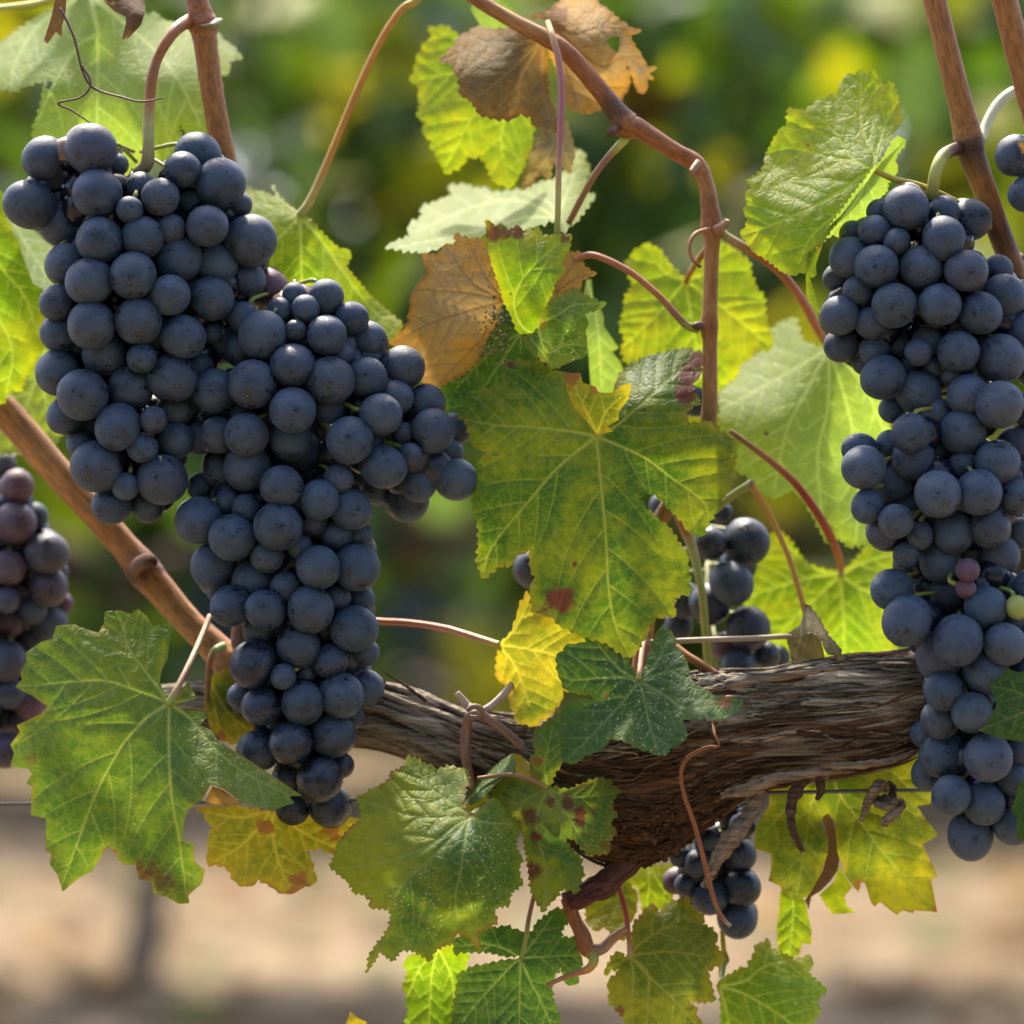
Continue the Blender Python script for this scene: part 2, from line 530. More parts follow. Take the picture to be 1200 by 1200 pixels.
# ------------------------------------------------------------------ setting: soil
def ground():
    b = NB('dry_vineyard_soil')
    o = b.n('ShaderNodeTexCoord').outputs['Object']
    n1 = b.noise(o, 2.2, 6, 0.65); n2 = b.noise(o, 9, 5, 0.65); n3 = b.noise(o, 60, 4, 0.7)
    c = b.mix(b.rng(n1, 0.35, 0.65), (0.130, 0.094, 0.056), (0.245, 0.190, 0.126))
    c = b.mix(b.math('MULTIPLY', b.rng(n2, 0.5, 0.7), 0.5), c, (0.27, 0.22, 0.165))
    c = b.mix(b.math('MULTIPLY', b.rng(n3, 0.55, 0.75), 0.45), c, (0.085, 0.06, 0.04))
    nr = b.bump(b.math('ADD', n2, n3), 0.6, 0.03)
    m = b.done(b.princ(c, 0.95, 0.1, nr))
    n = 90
    gx = np.linspace(-1, 1, n); gx = np.sign(gx) * np.abs(gx) ** 2.4 * 260
    X, Y = np.meshgrid(gx, gx + 3)
    Z = (fbm(X * 1.1, Y * 1.1, 0, 5) - 0.5) * 0.05 * np.exp(-np.hypot(X, Y - 3) / 40)
    V = np.stack([X.ravel(), Y.ravel(), Z.ravel()], 1)
    i = np.arange(n * n).reshape(n, n)
    F = np.stack([i[:-1, :-1], i[:-1, 1:], i[1:, 1:], i[1:, :-1]], -1).reshape(-1, 4)
    g = mk('ground', V, F, m)
    tag(g, 'pale dry sunlit soil between the vine rows', 'ground', kind='structure')
    # clods and stones lying on the soil
    Vs, Fs, k = [], [], 0
    for _ in range(500):
        x, y = random.uniform(-1.6, 1.6), random.uniform(1.0, 9.0)
        r = random.uniform(0.006, 0.03)
        q = np.array([(1, 0, 0), (0.3, .9, 0), (-.8, .6, 0), (-.8, -.6, 0), (.3, -.95, 0), (.1, .1, .7), (0, 0, -.4)]) * r * RNG.uniform(.7, 1.3, (7, 3))
        Vs.append(q + (x, y, 0.004))
        for a in range(5):
            Fs.append((k + a, k + (a + 1) % 5, k + 5)); Fs.append((k + (a + 1) % 5, k + a, k + 6))
        k += 7
    tag(mk('soil_clods', np.vstack(Vs), Fs, m, smooth=False), 'small clods and stones lying on the dry soil', 'stones', kind='stuff')

    rng = np.random.default_rng(8)
    n = 900
    c = np.stack([rng.uniform(-1.8, 1.8, n), rng.uniform(1.2, 8, n), rng.uniform(.01, .03, n)], 1)
    pal = np.array([(.17, .09, .035), (.24, .15, .06), (.10, .06, .03), (.10, .13, .03)])
    V, F, C = leaf_cloud(c, rng.uniform(.03, .08, n), pal[rng.integers(0, 4, n)], rng, upbias=2.6)
    V[:, 2] = np.maximum(V[:, 2], .004)
    tag(mk('fallen_leaves', V, F, M_FAR, None, {'col': C}), 'dry fallen vine leaves scattered over the soil', 'leaf litter', kind='stuff')



# ------------------------------------------------------------------ setting: next vine rows
def far_leaf_material():
    b = NB('far_vine_foliage')
    c = b.attr('col').outputs['Color']
    p = b.princ(c, 0.6, 0.22)
    tr = b.n('ShaderNodeBsdfTranslucent')
    b.put(tr.inputs[0], b.mix(1.0, c, (1.9, 1.8, 0.5), 'MULTIPLY'))
    ms = b.n('ShaderNodeMixShader'); ms.inputs[0].default_value = 0.4
    b.t.links.new(p, ms.inputs[1]); b.t.links.new(tr.outputs[0], ms.inputs[2])
    return b.done(ms.outputs[0])


M_FAR = far_leaf_material()
LOBE = [(0, 0), (.22, -.16), (.5, -.05), (.36, .16), (.62, .42), (.36, .46), (.26, .62), (0, 1.0), (-.26, .62), (-.36, .46), (-.62, .42), (-.36, .16), (-.5, -.05), (-.22, -.16)]
LOBE = np.array(LOBE)


def leaf_cloud(centers, size, cols, rng, upbias=0.35):
    n = len(centers)
    k = len(LOBE)
    V = np.empty((n, k + 1, 3)); C = np.empty((n, k + 1, 3))
    F = []
    for i in range(n):
        nrm = rng.normal(size=3) * 0.75 + np.array([0, -0.45, upbias]); nrm /= np.linalg.norm(nrm)
        d = np.array([rng.normal() * .5, rng.normal() * .4, -1.0]); d -= nrm * d.dot(nrm); d /= np.linalg.norm(d)
        s = np.cross(d, nrm)
        q = LOBE * size[i]
        bend = -0.25 * (np.abs(LOBE[:, 0]) ** 1.5 + 0.5 * LOBE[:, 1] ** 2) * size[i]
        V[i, :k] = centers[i] + q[:, :1] * s + q[:, 1:] * d + bend[:, None] * nrm
        V[i, k] = centers[i] + d * 0.35 * size[i]
        C[i] = cols[i]
        o = i * (k + 1)
        F += [(o + j, o + (j + 1) % k, o + k) for j in range(k)]
    return V.reshape(-1, 3), F, C.reshape(-1, 3)


def wtube(pts, rad, seg=8, n=30, rough=.2, seed=0):
    p = catmull([(*a, r) for a, r in zip(pts, rad)], n)
    C, rr = p[:, :3], p[:, 3]
    T = np.gradient(C, axis=0); T /= np.linalg.norm(T, axis=1)[:, None]
    A = np.cross(T, [0.13, 1, 0.07]); A /= np.linalg.norm(A, axis=1)[:, None]
    B = np.cross(T, A)
    V = []
    for k in range(seg):
        a = 2 * math.pi * k / seg
        r = rr * (1 + rough * (noise3(math.cos(a) * 2 + 4, math.sin(a) * 2 + 4, np.arange(n) * .4, seed) - .5) * 2)
        V.append(C + (A * math.cos(a) + B * math.sin(a)) * r[:, None])
    V = np.stack(V, 1).reshape(-1, 3)
    idx = np.arange(n * seg).reshape(n, seg)
    F = np.stack([idx[:-1], np.roll(idx[:-1], -1, 1), np.roll(idx[1:], -1, 1), idx[1:]], -1).reshape(-1, 4)
    return V, F


def sphere_mesh(nu, nv):
    V = [(0, 0, 1)]
    for i in range(1, nv):
        t = math.pi * i / nv
        V += [(math.sin(t) * math.cos(2 * math.pi * j / nu), math.sin(t) * math.sin(2 * math.pi * j / nu), math.cos(t)) for j in range(nu)]
    V.append((0, 0, -1))
    F = [(0, 1 + j, 1 + (j + 1) % nu) for j in range(nu)]
    for i in range(nv - 2):
        a = 1 + i * nu
        F += [(a + j, a + nu + j, a + nu + (j + 1) % nu, a + (j + 1) % nu) for j in range(nu)]
    a = 1 + (nv - 2) * nu
    F += [(a + j, len(V) - 1, a + (j + 1) % nu) for j in range(nu)]
    return np.array(V), F


ground()


def far_vine(x, y, n_leaf, seed, label, zlo=0.30, zhi=1.75, group='vines of the rows behind', thick=.17):
    rng = np.random.default_rng(seed)
    t = thing('grapevine', (x, y, 0), label, 'grapevine', group)
    V, F = wtube([(x, y, -0.03), (x + .02, y, .18), (x - .015, y + .02, .36), (x + .01, y, .52)], [.032, .024, .022, .034], seed=seed)
    mk('trunk', V, F, M_BARK, t, {'col': np.tile((.24, .19, .14), (len(V), 1))})
    for sgn in (-1, 1):
        V, F = wtube([(x, y, .5), (x + sgn * .2, y + .01, .56), (x + sgn * .56, y, .57)], [.035, .026, .018], seed=seed + 5)
        mk('arm', V, F, M_BARK, t, {'col': np.tile((.10, .07, .05), (len(V), 1))})
    # clumped leaves with gaps
    ncl = 60
    cl = np.stack([rng.uniform(-.62, .62, ncl) + x, rng.normal(0, thick, ncl) + y, rng.uniform(zlo, zhi, ncl)], 1)
    k = rng.integers(0, ncl, n_leaf)
    cen = cl[k] + rng.normal(size=(n_leaf, 3)) * (0.11, 0.10, 0.10)
    low = cen[:, 2] < zlo
    cen[low, 2] = zlo + rng.uniform(0, .2, low.sum())
    size = rng.uniform(.06, .12, n_leaf)
    pal = np.array([(.038, .082, .012), (.050, .10, .028), (.068, .12, .062), (.095, .15, .012), (.19, .22, .010), (.26, .25, .016), (.13, .08, .03)])
    # yellowing runs by clump
    tone = rng.random(ncl)
    pr = np.where(tone[k] > .86, 4 + (rng.random(n_leaf) > .7), (rng.random(n_leaf) * 4).astype(int))
    pr = np.where(rng.random(n_leaf) > .97, 6, pr).astype(int)
    cols = pal[pr] * rng.uniform(.8, 1.2, (n_leaf, 1))
    V, F, C = leaf_cloud(cen, size, cols, rng)
    tag(mk('foliage', V, F, M_FAR, t, {'col': C}), kind=None)
    for j in range(3):
        cx, cz = x + rng.uniform(-.5, .5), rng.uniform(.42, .62)
        q, f = sphere_mesh(8, 6)
        Vs, Fs = [], []
        for i in range(45):
            h = rng.random()
            rr = .045 * (1 - .7 * h)
            a = rng.uniform(0, 6.3)
            Vs.append(q * .0085 + (cx + rr * math.cos(a), y - .12 + rr * math.sin(a), cz - .15 * h))
            Fs += [[w_ + i * len(q) for w_ in ff] for ff in f]
        o = mk('grape_cluster', np.vstack(Vs), Fs, M_GRAPE, t)
        o.color = (.6, 0, 0, 1)


far_vine(-0.49, 3.0, 620, 21, 'leafy vine with a faint trunk behind the big lower left leaf, next row', zlo=.34, zhi=1.35, thick=.06)
far_vine(0.80, 3.05, 620, 22, 'leafy vine of the next row behind the tall right canes', zlo=.34, zhi=1.35, thick=.06)
far_vine(-1.8, 3.0, 380, 23, 'outermost left vine of the next row', zlo=.34, zhi=1.35, thick=.06)
far_vine(2.1, 3.0, 380, 24, 'outermost right vine of the next row', zlo=.34, zhi=1.35, thick=.06)
for k, (x, n) in enumerate([(-1.6, 1800), (-0.5, 3600), (0.60, 3600), (1.7, 1800)]):
    far_vine(x, 5.6, n, 25 + k, 'one of the vines two rows back, blurred behind the others', zlo=.22, zhi=1.9, group='vines two rows back')
for k in range(5):
    far_vine(-2.4 + 1.2 * k, 8.6, 3000, 35 + k, 'one of the farthest vines closing the view at the back', zlo=.2, zhi=3.5, group='vines three rows back')

# unseen row added behind the camera: it shuts off the low sky in front of the fruit
_r = np.random.default_rng(77)
_n = 5200
_c = np.stack([_r.uniform(-4.5, 4.5, _n), _r.normal(-2.9, .22, _n), _r.uniform(.25, 2.1, _n)], 1)
_V, _F, _C = leaf_cloud(_c, _r.uniform(.08, .13, _n), np.array([(.05, .10, .02)]) * _r.uniform(.7, 1.3, (_n, 1)), _r)
tag(mk('vine_row_foliage', _V, _F, M_FAR, None, {'col': _C}), 'unseen leafy vine row added behind the camera to block low sky', 'foliage', kind='stuff')

_n = 9000
_x = _r.uniform(3.2, 9.0, _n) * np.where(_r.random(_n) < .5, -1, 1)
_c = np.stack([_x, _r.normal(8.6, .2, _n), _r.uniform(.25, 3.3, _n)], 1)
_V, _F, _C = leaf_cloud(_c, _r.uniform(.09, .14, _n), np.array([(.05, .10, .02)]) * _r.uniform(.6, 1.4, (_n, 1)), _r)
tag(mk('vine_row_foliage', _V, _F, M_FAR, None, {'col': _C}), 'leafy ends of the farthest vine row to either side', 'foliage', kind='stuff')

# ------------------------------------------------------------------ the old cordon
CORD = np.array([  # px, top, bottom, depth mm
    (110, 815, 848, 40), (200, 806, 858, 36), (300, 798, 868, 31), (420, 796, 876, 27), (480, 810, 892, 26), (520, 824, 914, 25),
    (560, 836, 930, 24), (610, 842, 955, 22), (660, 838, 985, 20), (700, 824, 1006, 18), (740, 808, 1012, 16), (780, 797, 1000, 15),
    (820, 791, 972, 14), (860, 789, 943, 13), (900, 789, 923, 12), (950, 780, 913, 11), (1000, 772, 906, 10), (1050, 769, 893, 9),
    (1090, 766, 872, 9), (1150, 760, 856, 9), (1300, 750, 850, 9)], float)
NS = 620
CQ = catmull(CORD, NS)


def cord_at(u):
    """u 0..1 along -> cx, cy, half height, depth"""
    t = np.clip(np.asarray(u, float), 0, 1) * (NS - 1)
    g = lambda k: np.interp(t, np.arange(NS), CQ[:, k])
    return g(0), (g(1) + g(2)) / 2, (g(2) - g(1)) / 2, g(3)


def cord_surf(u, ph, off):
    cx, cy, a, d = cord_at(u)
    tilt = 0.0
    r = a + off
    y = cy - np.sin(ph) * r
    mm = d - np.cos(ph) * (np.minimum(a, 62) * 0.95 + off) * 0.28
    return Pn(cx, y, mm)


def knot_w(u):
    cx, cy, a, d = cord_at(u)
    return np.exp(-((cx - 760) / 75.0) ** 2)


cordon = thing('vine_cordon', P(700, 1000, 20), 'thick old horizontal vine arm with shredded grey-brown bark and a knotted underside', 'vine trunk')


def build_cordon():
    NPH = 260
    u = np.linspace(0, 1, NS)[:, None] * np.ones((1, NPH))
    ph = np.ones((NS, 1)) * np.linspace(-np.pi, np.pi, NPH, endpoint=False)[None]
    cx, cy, a, d = cord_at(u)
    s = cx
    kw = np.exp(-((cx - 770) / 75.0) ** 2) * np.clip((-np.sin(ph) + .15) * 1.4, 0, 1)
    arc = np.maximum(a, 25)
    tw = ph + 0.0022 * (s - 700) + 0.35 * (noise3(s / 140, ph * 0.6 + 9, 0, 4) - .5)
    cxn, sxn = np.cos(tw), np.sin(tw)
    f1 = noise3(cxn * arc / 11, sxn * arc / 11, s / 150, 1)
    f2 = noise3(cxn * arc / 4.2, sxn * arc / 4.2, s / 75, 2)
    f3 = noise3(cxn * arc / 2.0, sxn * arc / 2.0, s / 40, 3)
    rid = 1 - np.abs(2 * f1 - 1)
    rid2 = 1 - np.abs(2 * f2 - 1)
    big = noise3(cxn * 1.6, sxn * 1.6, s / 70, 7) - .5
    h = 7.5 * (rid - .5) + 6.2 * (rid2 - .5) + 3.0 * (f3 - .5) + 15 * big
    sp = fbm(cxn * arc / 7, sxn * arc / 7, s / 8, 9, 3)
    hk = 26 * (sp - .5)
    h = h * (1 - .8 * kw) + hk * kw
    V = cord_surf(u, ph, h * 0.62).reshape(-1, 3)
    idx = np.arange(NS * NPH).reshape(NS, NPH)
    F = np.stack([idx[:-1], np.roll(idx[:-1], -1, 1), np.roll(idx[1:], -1, 1), idx[1:]], -1).reshape(-1, 4)
    hn = np.clip(.5 + .55 * (rid - .6) + .5 * (rid2 - .55) + .35 * (f3 - .5), 0, 1)[..., None]
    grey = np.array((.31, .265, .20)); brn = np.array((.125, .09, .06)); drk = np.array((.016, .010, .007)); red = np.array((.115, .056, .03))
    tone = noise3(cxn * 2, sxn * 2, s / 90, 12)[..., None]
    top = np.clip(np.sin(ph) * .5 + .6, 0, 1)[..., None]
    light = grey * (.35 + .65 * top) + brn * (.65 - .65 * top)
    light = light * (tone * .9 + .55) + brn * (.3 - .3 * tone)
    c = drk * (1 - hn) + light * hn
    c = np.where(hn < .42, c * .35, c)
    ck = red * (sp[..., None] * 1.6) * (.4 + sp[..., None])
    kk = np.clip(kw * 1.2, 0, 1)[..., None]
    c = c * (1 - kk) + ck * kk
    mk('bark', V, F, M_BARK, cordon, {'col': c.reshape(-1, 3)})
    # loose fibrous strips lying along the arm
    rng = np.random.default_rng(5)
    Vs, Fs, Cs, o = [], [], [], 0
    for i in range(640):
        u0 = rng.uniform(.24, .86)
        ln = rng.uniform(.08, .34)
        p0 = rng.uniform(-1.3, 1.75)
        kx = float(cord_at(u0)[0])
        if 690 < kx < 850 and p0 < -.3 and rng.random() < .7:
            continue
        m = 44
        t = np.linspace(0, 1, m)
        uu = u0 + ln * t
        pp = p0 + .10 * (noise3(t * 5, i * 1.9, 0, 6) - .5) + rng.normal(0, .10) * t + .09 * np.sin(t * rng.uniform(2, 7) + rng.uniform(0, 6)) - 0.0022 * (cord_at(uu)[0] - kx) * .6
        lift = rng.uniform(1.6, 5.2) + rng.uniform(0, 5) * np.maximum(0, t - .72) * (rng.random() < .4) * 4 + rng.uniform(0, 4) * np.maximum(0, .2 - t) * (rng.random() < .3) * 4 + .8 * np.sin(t * 5 + rng.uniform(0, 6)) + 1.4 * (noise3(t * 9, i * 3.7, 0, 2) - .5)
        wd = rng.uniform(.5, 2.3) * np.sin(np.pi * np.clip(t * .96 + .02, 0, 1)) ** .55 + .12
        if i < 22:
            wd = wd * 0 + rng.uniform(2.5, 6.5) * (np.sin(np.pi * np.clip(t * .96 + .02, 0, 1)) ** .4 + .08)
            lift = rng.uniform(2.5, 5) + rng.uniform(2, 9) * np.maximum(0, t - .6) ** 1.5 * 4 + 1.2 * np.sin(t * 9 + rng.uniform(0, 6))
        A = cord_at(uu)[2]
        dp = wd / np.maximum(A, 25)
        e1 = cord_surf(uu, pp - dp, lift - 1.2)
        mid = cord_surf(uu, pp, lift + .9)
        e2 = cord_surf(uu, pp + dp, lift - 1.2)
        V = np.stack([e1, mid, e2], 1).reshape(-1, 3)
        ix = np.arange(m * 3).reshape(m, 3) + o
        for k in range(2):
            Fs.append(np.stack([ix[:-1, k], ix[:-1, k + 1], ix[1:, k + 1], ix[1:, k]], -1))
        o += m * 3
        base = np.array((.32, .27, .205)) if rng.random() < .5 else np.array((.145, .085, .05))
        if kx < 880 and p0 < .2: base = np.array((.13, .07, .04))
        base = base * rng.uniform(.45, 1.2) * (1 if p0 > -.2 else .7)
        Vs.append(V); Cs.append(np.tile(base, (len(V), 1)))
    mk('bark_fibres', np.vstack(Vs), np.vstack(Fs), M_BARK, cordon, {'col': np.vstack(Cs)})
    # spongy crumbs of dead bark on the knot's underside
    Vs, Fs, Cs, o = [], [], [], 0
    q, f = sphere_mesh(7, 5)
    f = [tuple(x) for x in f]
    for i in range(700):
        u0 = rng.normal(.545, .042)
        p0 = rng.uniform(-1.9, -.35)
        sz = rng.uniform(1.0, 3.6)
        c0 = cord_surf(np.array([u0]), np.array([p0]), np.array([rng.uniform(-4, 7)]))[0]
        g = q * rng.uniform(.55, 1.3, (len(q), 1)) * rng.uniform(.5, 1.5, 3) * sz * S
        Vs.append(g + c0)
        Fs += [tuple(v + o for v in ff) for ff in f]
        o += len(q)
        Cs.append(np.tile(np.array((.10, .052, .029)) * rng.uniform(.3, 1.4), (len(q), 1)))
    tag(mk('bark_crumbs', np.vstack(Vs), Fs, M_BARK, cordon, {'col': np.vstack(Cs)}, smooth=False), kind='stuff')


build_cordon()
GB = (.22, .165, .115); DB = (.09, .055, .035)


def strip(name, pts, wid, col, parent):
    """a curled ribbon of bark: pts px,py,mm ; wid px along it"""
    A = catmull([(*p, q) for p, q in zip(pts, wid)], 40)
    C = A[:, :3]
    T = np.gradient(C[:, :2], axis=0); T /= np.linalg.norm(T, axis=1)[:, None] + 1e-9
    nx, ny = -T[:, 1], T[:, 0]
    rows = []
    rg = np.random.default_rng(int(pts[0][0] * 7 + pts[0][1]))
    K = 7
    for k in range(K):
        e = (k / (K - 1) - .5) * 2
        j = (noise3(np.arange(40) * .6, k * 1.3, 0, int(pts[0][0])) - .5) * 3.6
        rows.append(Pn(C[:, 0] + nx * A[:, 3] * e + j, C[:, 1] + ny * A[:, 3] * e + j, C[:, 2] + (e * e) * A[:, 3] * .16 + j * .2))
    for k in range(K - 1, -1, -1):
        e = (k / (K - 1) - .5) * 2
        rows.append(Pn(C[:, 0] + nx * A[:, 3] * e * .97, C[:, 1] + ny * A[:, 3] * e * .97, C[:, 2] + (e * e) * A[:, 3] * .16 + .45))
    V = np.stack(rows, 1)
    n, m = V.shape[:2]
    ix = np.arange(n * m).reshape(n, m)
    F = np.stack([ix[:-1], np.roll(ix[:-1], -1, 1), np.roll(ix[1:], -1, 1), ix[1:]], -1).reshape(-1, 4)
    cc = np.array(col) * (0.55 + .9 * fbm(np.arange(n)[:, None] * .05 + np.zeros((1, m)), np.arange(m)[None] * 1.7, 0, 3))[..., None]
    return mk(name, V.reshape(-1, 3), F, M_BARK, parent, {'col': cc.reshape(-1, 3)})


strip('bark_strip', [(948, 905, -3), (936, 920, -5), (927, 945, -6), (929, 972, -6), (940, 998, -5)], [9, 8, 6, 4.5, 2.5], DB, cordon)
strip('bark_strip', [(960, 908, -3), (962, 925, -3), (958, 938, -2)], [6, 5, 1.5], DB, cordon)
strip('bark_strip', [(892, 925, 0), (875, 960, -4), (855, 985, -6), (838, 1012, -5), (824, 1040, -3)], [8, 9, 11, 7, 3], GB, cordon)
strip('bark_strip', [(1000, 903, -6), (960, 905, -9), (910, 912, -10), (875, 925, -8), (845, 932, -4)], [2, 5, 6, 8, 4], GB, cordon)
strip('bark_strip', [(1072, 880, -8), (1040, 892, -10), (1000, 897, -10), (960, 898, -9)], [1.5, 4, 4, 2], GB, cordon)
strip('bark_strip', [(790, 812, -4), (830, 808, -4), (870, 800, -5), (930, 790, -5), (990, 782, -7)], [2, 4, 5, 4, 1], GB, cordon)
strip('bark_strip', [(452, 800, 14), (440, 793, 14), (425, 790, 15)], [3, 2, .8], GB, cordon)
strip('bark_strip', [(500, 822, 12), (470, 800, 14), (448, 786, 16)], [2.5, 1.5, .7], DB, cordon)
# short dark stub below the knot
tube('spur', [(745, 995, 16, 16, (.07, .035, .025)), (715, 1030, 12, 15, (.085, .04, .03)), (690, 1045, 8, 14, (.08, .035, .028)), (664, 1058, 6, 13, (.07, .03, .025))], M_DRY, cordon, seg=18, step=2, rough=.5)

# ------------------------------------------------------------------ trellis wire
M_WIRE = stem_material('galvanised_wire', 0.45, 0.1, 0.6)
wire = tube('trellis_wire', [(-700, 951, 14, 2.3, (.09, .09, .088)), (600, 935, 14, 2.3, (.09, .09, .088)), (1010, 927, 10, 2.3, (.09, .09, .088)), (1900, 912, 10, 2.3, (.09, .09, .088))], M_WIRE, seg=8, step=12)
tag(wire, 'thin grey trellis wire running level below the old cordon', 'wire')

# ------------------------------------------------------------------ canes
CB = (.27, .115, .030); CL = (.33, .155, .045); CD = (.085, .036, .015); CR = (.25, .090, .026); CP = (.31, .145, .05); GR = (.26, .28, .06); CY = (.48, .24, .04)
o = tube('vine_cane', [(-60, 440, 52, 20, CB), (0, 478, 52, 20, CB), (60, 545, 50, 19, CL), (110, 600, 47, 17.5, CB), (150, 645, 45, 18, CB), (168, 668, 44, 22, CD), (185, 688, 43, 19, CB), (220, 728, 41, 17.5, CL), (250, 757, 39, 19, CB), (272, 780, 36, 21, CB), (290, 805, 33, 16, CD)],
         M_CANE, seg=28, step=2, rough=.07)
tag(o, 'thick tan cane slanting down from the left edge to the cordon', 'cane')
tube('bud', [(158, 672, 38, 7, CD), (163, 664, 32, 9, (.16, .09, .06)), (176, 657, 28, 8, (.10, .06, .04)), (182, 660, 26, 4, CD)], M_DRY, o, seg=12, step=1.5, rough=.6)
o = tube('vine_cane', [(228, -40, 22, 13, CR), (231, 0, 22, 13.5, CR), (235, 18, 22, 16, CR), (238, 30, 22, 19, CR), (240, 45, 22, 15, CB), (246, 90, 23, 14, CB), (255, 145, 24, 14, CB), (263, 190, 26, 14, CB), (278, 280, 32, 14, CB), (290, 370, 40, 13, CB), (295, 480, 45, 13, CB), (290, 640, 42, 13, CB), (283, 770, 36, 14, CD)],
         M_CANE, seg=26, step=2, rough=.06)
tag(o, 'reddish upright cane rising behind the top of the upper left bunch', 'cane')
tube('node_scar', [(236, 32, 12, 3, (.13, .07, .03)), (247, 31, 12, 4, (.17, .13, .05)), (255, 26, 17, 4, (.20, .18, .07)), (259, 23, 21, 2, (.2, .2, .08))], M_STEM, o, seg=10, step=1.5, rough=.5)
o = tube('vine_cane', [(520, -30, 24, 8, CR), (560, 0, 22, 8.5, CR), (600, 24, 20, 9, CL), (640, 45, 18, 10, CB), (665, 62, 17, 10.5, CR), (700, 102, 18, 11, CR), (722, 130, 18, 13, CD), (735, 147, 18, 17, CR), (750, 152, 18, 12.5, CR), (790, 177, 19, 10.5, CR), (815, 192, 20, 11, CR), (827, 215, 20, 9.5, CP), (832, 245, 20, 11, CR), (834, 268, 20, 13.5, CR), (834, 290, 20, 9.5, CP), (832, 360, 20, 9, CP), (831, 383, 20, 11, CR), (832, 410, 20, 9, CP), (830, 490, 20, 9.5, CP), (818, 540, 22, 9.5, CP), (785, 590, 24, 10, CP), (762, 640, 26, 10, CB), (757, 720, 26, 11, CB), (750, 800, 22, 12, CB)],
         M_CANE, seg=20, step=2, rough=.08)
tag(o, 'slim pinkish cane bending down through the centre from the top edge', 'cane')
for q in ([(722, 150, 14, 5, CD), (716, 155, 12, 6, CD), (713, 159, 11, 3, CD)], [(818, 190, 14, 4, CP), (813, 197, 12, 4.5, (.22, .13, .07)), (809, 202, 10, 3, (.25, .16, .09))], [(840, 270, 14, 6, CP), (850, 264, 11, 5, (.3, .16, .11)), (853, 258, 10, 3, CP)], [(822, 381, 14, 5, CD), (815, 382, 12, 5, CD), (812, 384, 12, 3, CD)]):
    tube('bud', q, M_CANE, o, seg=10, step=1.2, rough=.5)
o = tube('vine_cane', [(1085, -40, 6, 14, CB), (1095, 0, 6, 14, CB), (1110, 60, 6, 14, CB), (1125, 120, 7, 14.5, CB), (1133, 155, 8, 17, CB), (1136, 170, 8, 18, CD), (1140, 185, 8, 16, CD), (1155, 225, 8, 14, CB), (1172, 275, 9, 14, CD), (1195, 330, 10, 13, CB), (1235, 430, 12, 13, CB)],
         M_CANE, seg=26, step=2, rough=.06)
tag(o, 'long tan cane leaning behind the upper right bunch, its base beyond the right edge', 'cane')
o = tube('vine_cane', [(1165, -40, 0, 15, CB), (1177, 0, 0, 15, CB), (1195, 70, 1, 15, CB), (1215, 150, 2, 14, CB), (1240, 240, 3, 14, CB)], M_CANE, seg=26, step=2, rough=.06)
tag(o, 'tan cane cut by the top right corner of the view', 'cane')
o = tube('lateral_shoot', [(664, 1052, 6, 8, CD), (672, 1075, 5, 8, CR), (682, 1095, 3, 9, CR), (688, 1112, 2, 10, CR), (705, 1112, 3, 7, (.28, .17, .1)), (718, 1100, 4, 6, CP), (735, 1088, 7, 5, CP)], M_CANE, seg=16, step=1.5, rough=.15)
tag(o, 'short reddish side shoot forking beneath the knot of the cordon', 'shoot')
tube('petiole_stub', [(688, 1112, 2, 8, CR), (696, 1124, 0, 6, GR), (690, 1135, -1, 5, CY), (676, 1140, -3, 4, CP), (660, 1146, -5, 3, CP), (640, 1155, -6, 2.5, CP)], M_STEM, o, seg=12, step=1.5)
o = tube('vine_cane', [(835, 600, 30, 5, GR), (860, 580, 28, 5, GR), (876, 570, 26, 5.5, GR), (883, 567, 25, 6.5, (.2, .14, .09))], M_STEM, seg=12, step=1.5, rough=.2)
tag(o, 'short pale green shoot tip poking out right of the mottled centre leaf', 'shoot')
tube('petiole_stub', [(881, 569, 25, 5, CY), (888, 580, 25, 4.2, CY), (905, 610, 24, 3.6, CY), (925, 655, 22, 3.2, CY), (940, 705, 20, 3.4, CY), (945, 722, 19, 4, CY)], M_STEM, o, seg=10, step=1.5)
o = tube('vine_cane', [(690, 757, 26, 4, (.28, .2, .14)), (740, 754, 14, 3.6, (.3, .22, .15)), (820, 750, 8, 3.4, (.34, .26, .17)), (880, 748, 10, 3.2, (.34, .27, .17)), (925, 746, 14, 3.2, (.34, .27, .17)), (945, 748, 18, 3, (.3, .22, .14))], M_STEM, seg=10, step=2)
tag(o, 'thin beige stalk running level in front of the small centre bunch', 'stalk')
o = tube('vine_cane', [(775, 742, 22, 5, CP), (800, 765, 16, 5, CP), (825, 780, 12, 4.5, CR), (840, 790, 9, 4, CR)], M_CANE, seg=12, step=2)
tag(o, 'short pink stalk dropping onto the cordon beside the dark centre leaf', 'stalk')

# tie of twisted twig round the left arm
TC = (.20, .115, .085)
o = tube('twig_tie', [(535, 812, 6, 4, (.36, .28, .22)), (547, 826, 6, 5, (.32, .22, .17)), (555, 832, 5, 5.5, TC), (580, 848, 5, 5.5, TC), (602, 866, 6, 5.5, TC), (622, 886, 10, 5.5, TC), (630, 900, 18, 5, TC)], M_CANE, seg=14, step=1.5, rough=.12)
tag(o, 'brown twisted twig tie wrapped round the left arm of the cordon', 'tie')
tube('loop', [(566, 836, 2, 5, TC), (552, 838, 2, 6, TC), (547, 850, 6, 6, TC), (545, 880, 7, 6, TC), (549, 905, 11, 6, TC), (556, 926, 20, 5, TC)], M_CANE, o, seg=14, step=1.5, rough=.12)
tube('loop', [(556, 838, 7, 4.5, (.3, .22, .17)), (575, 828, 8, 4.5, (.33, .25, .2)), (592, 812, 10, 4.5, (.34, .26, .2)), (600, 802, 14, 4, (.3, .22, .17))], M_CANE, o, seg=14, step=1.5, rough=.12)
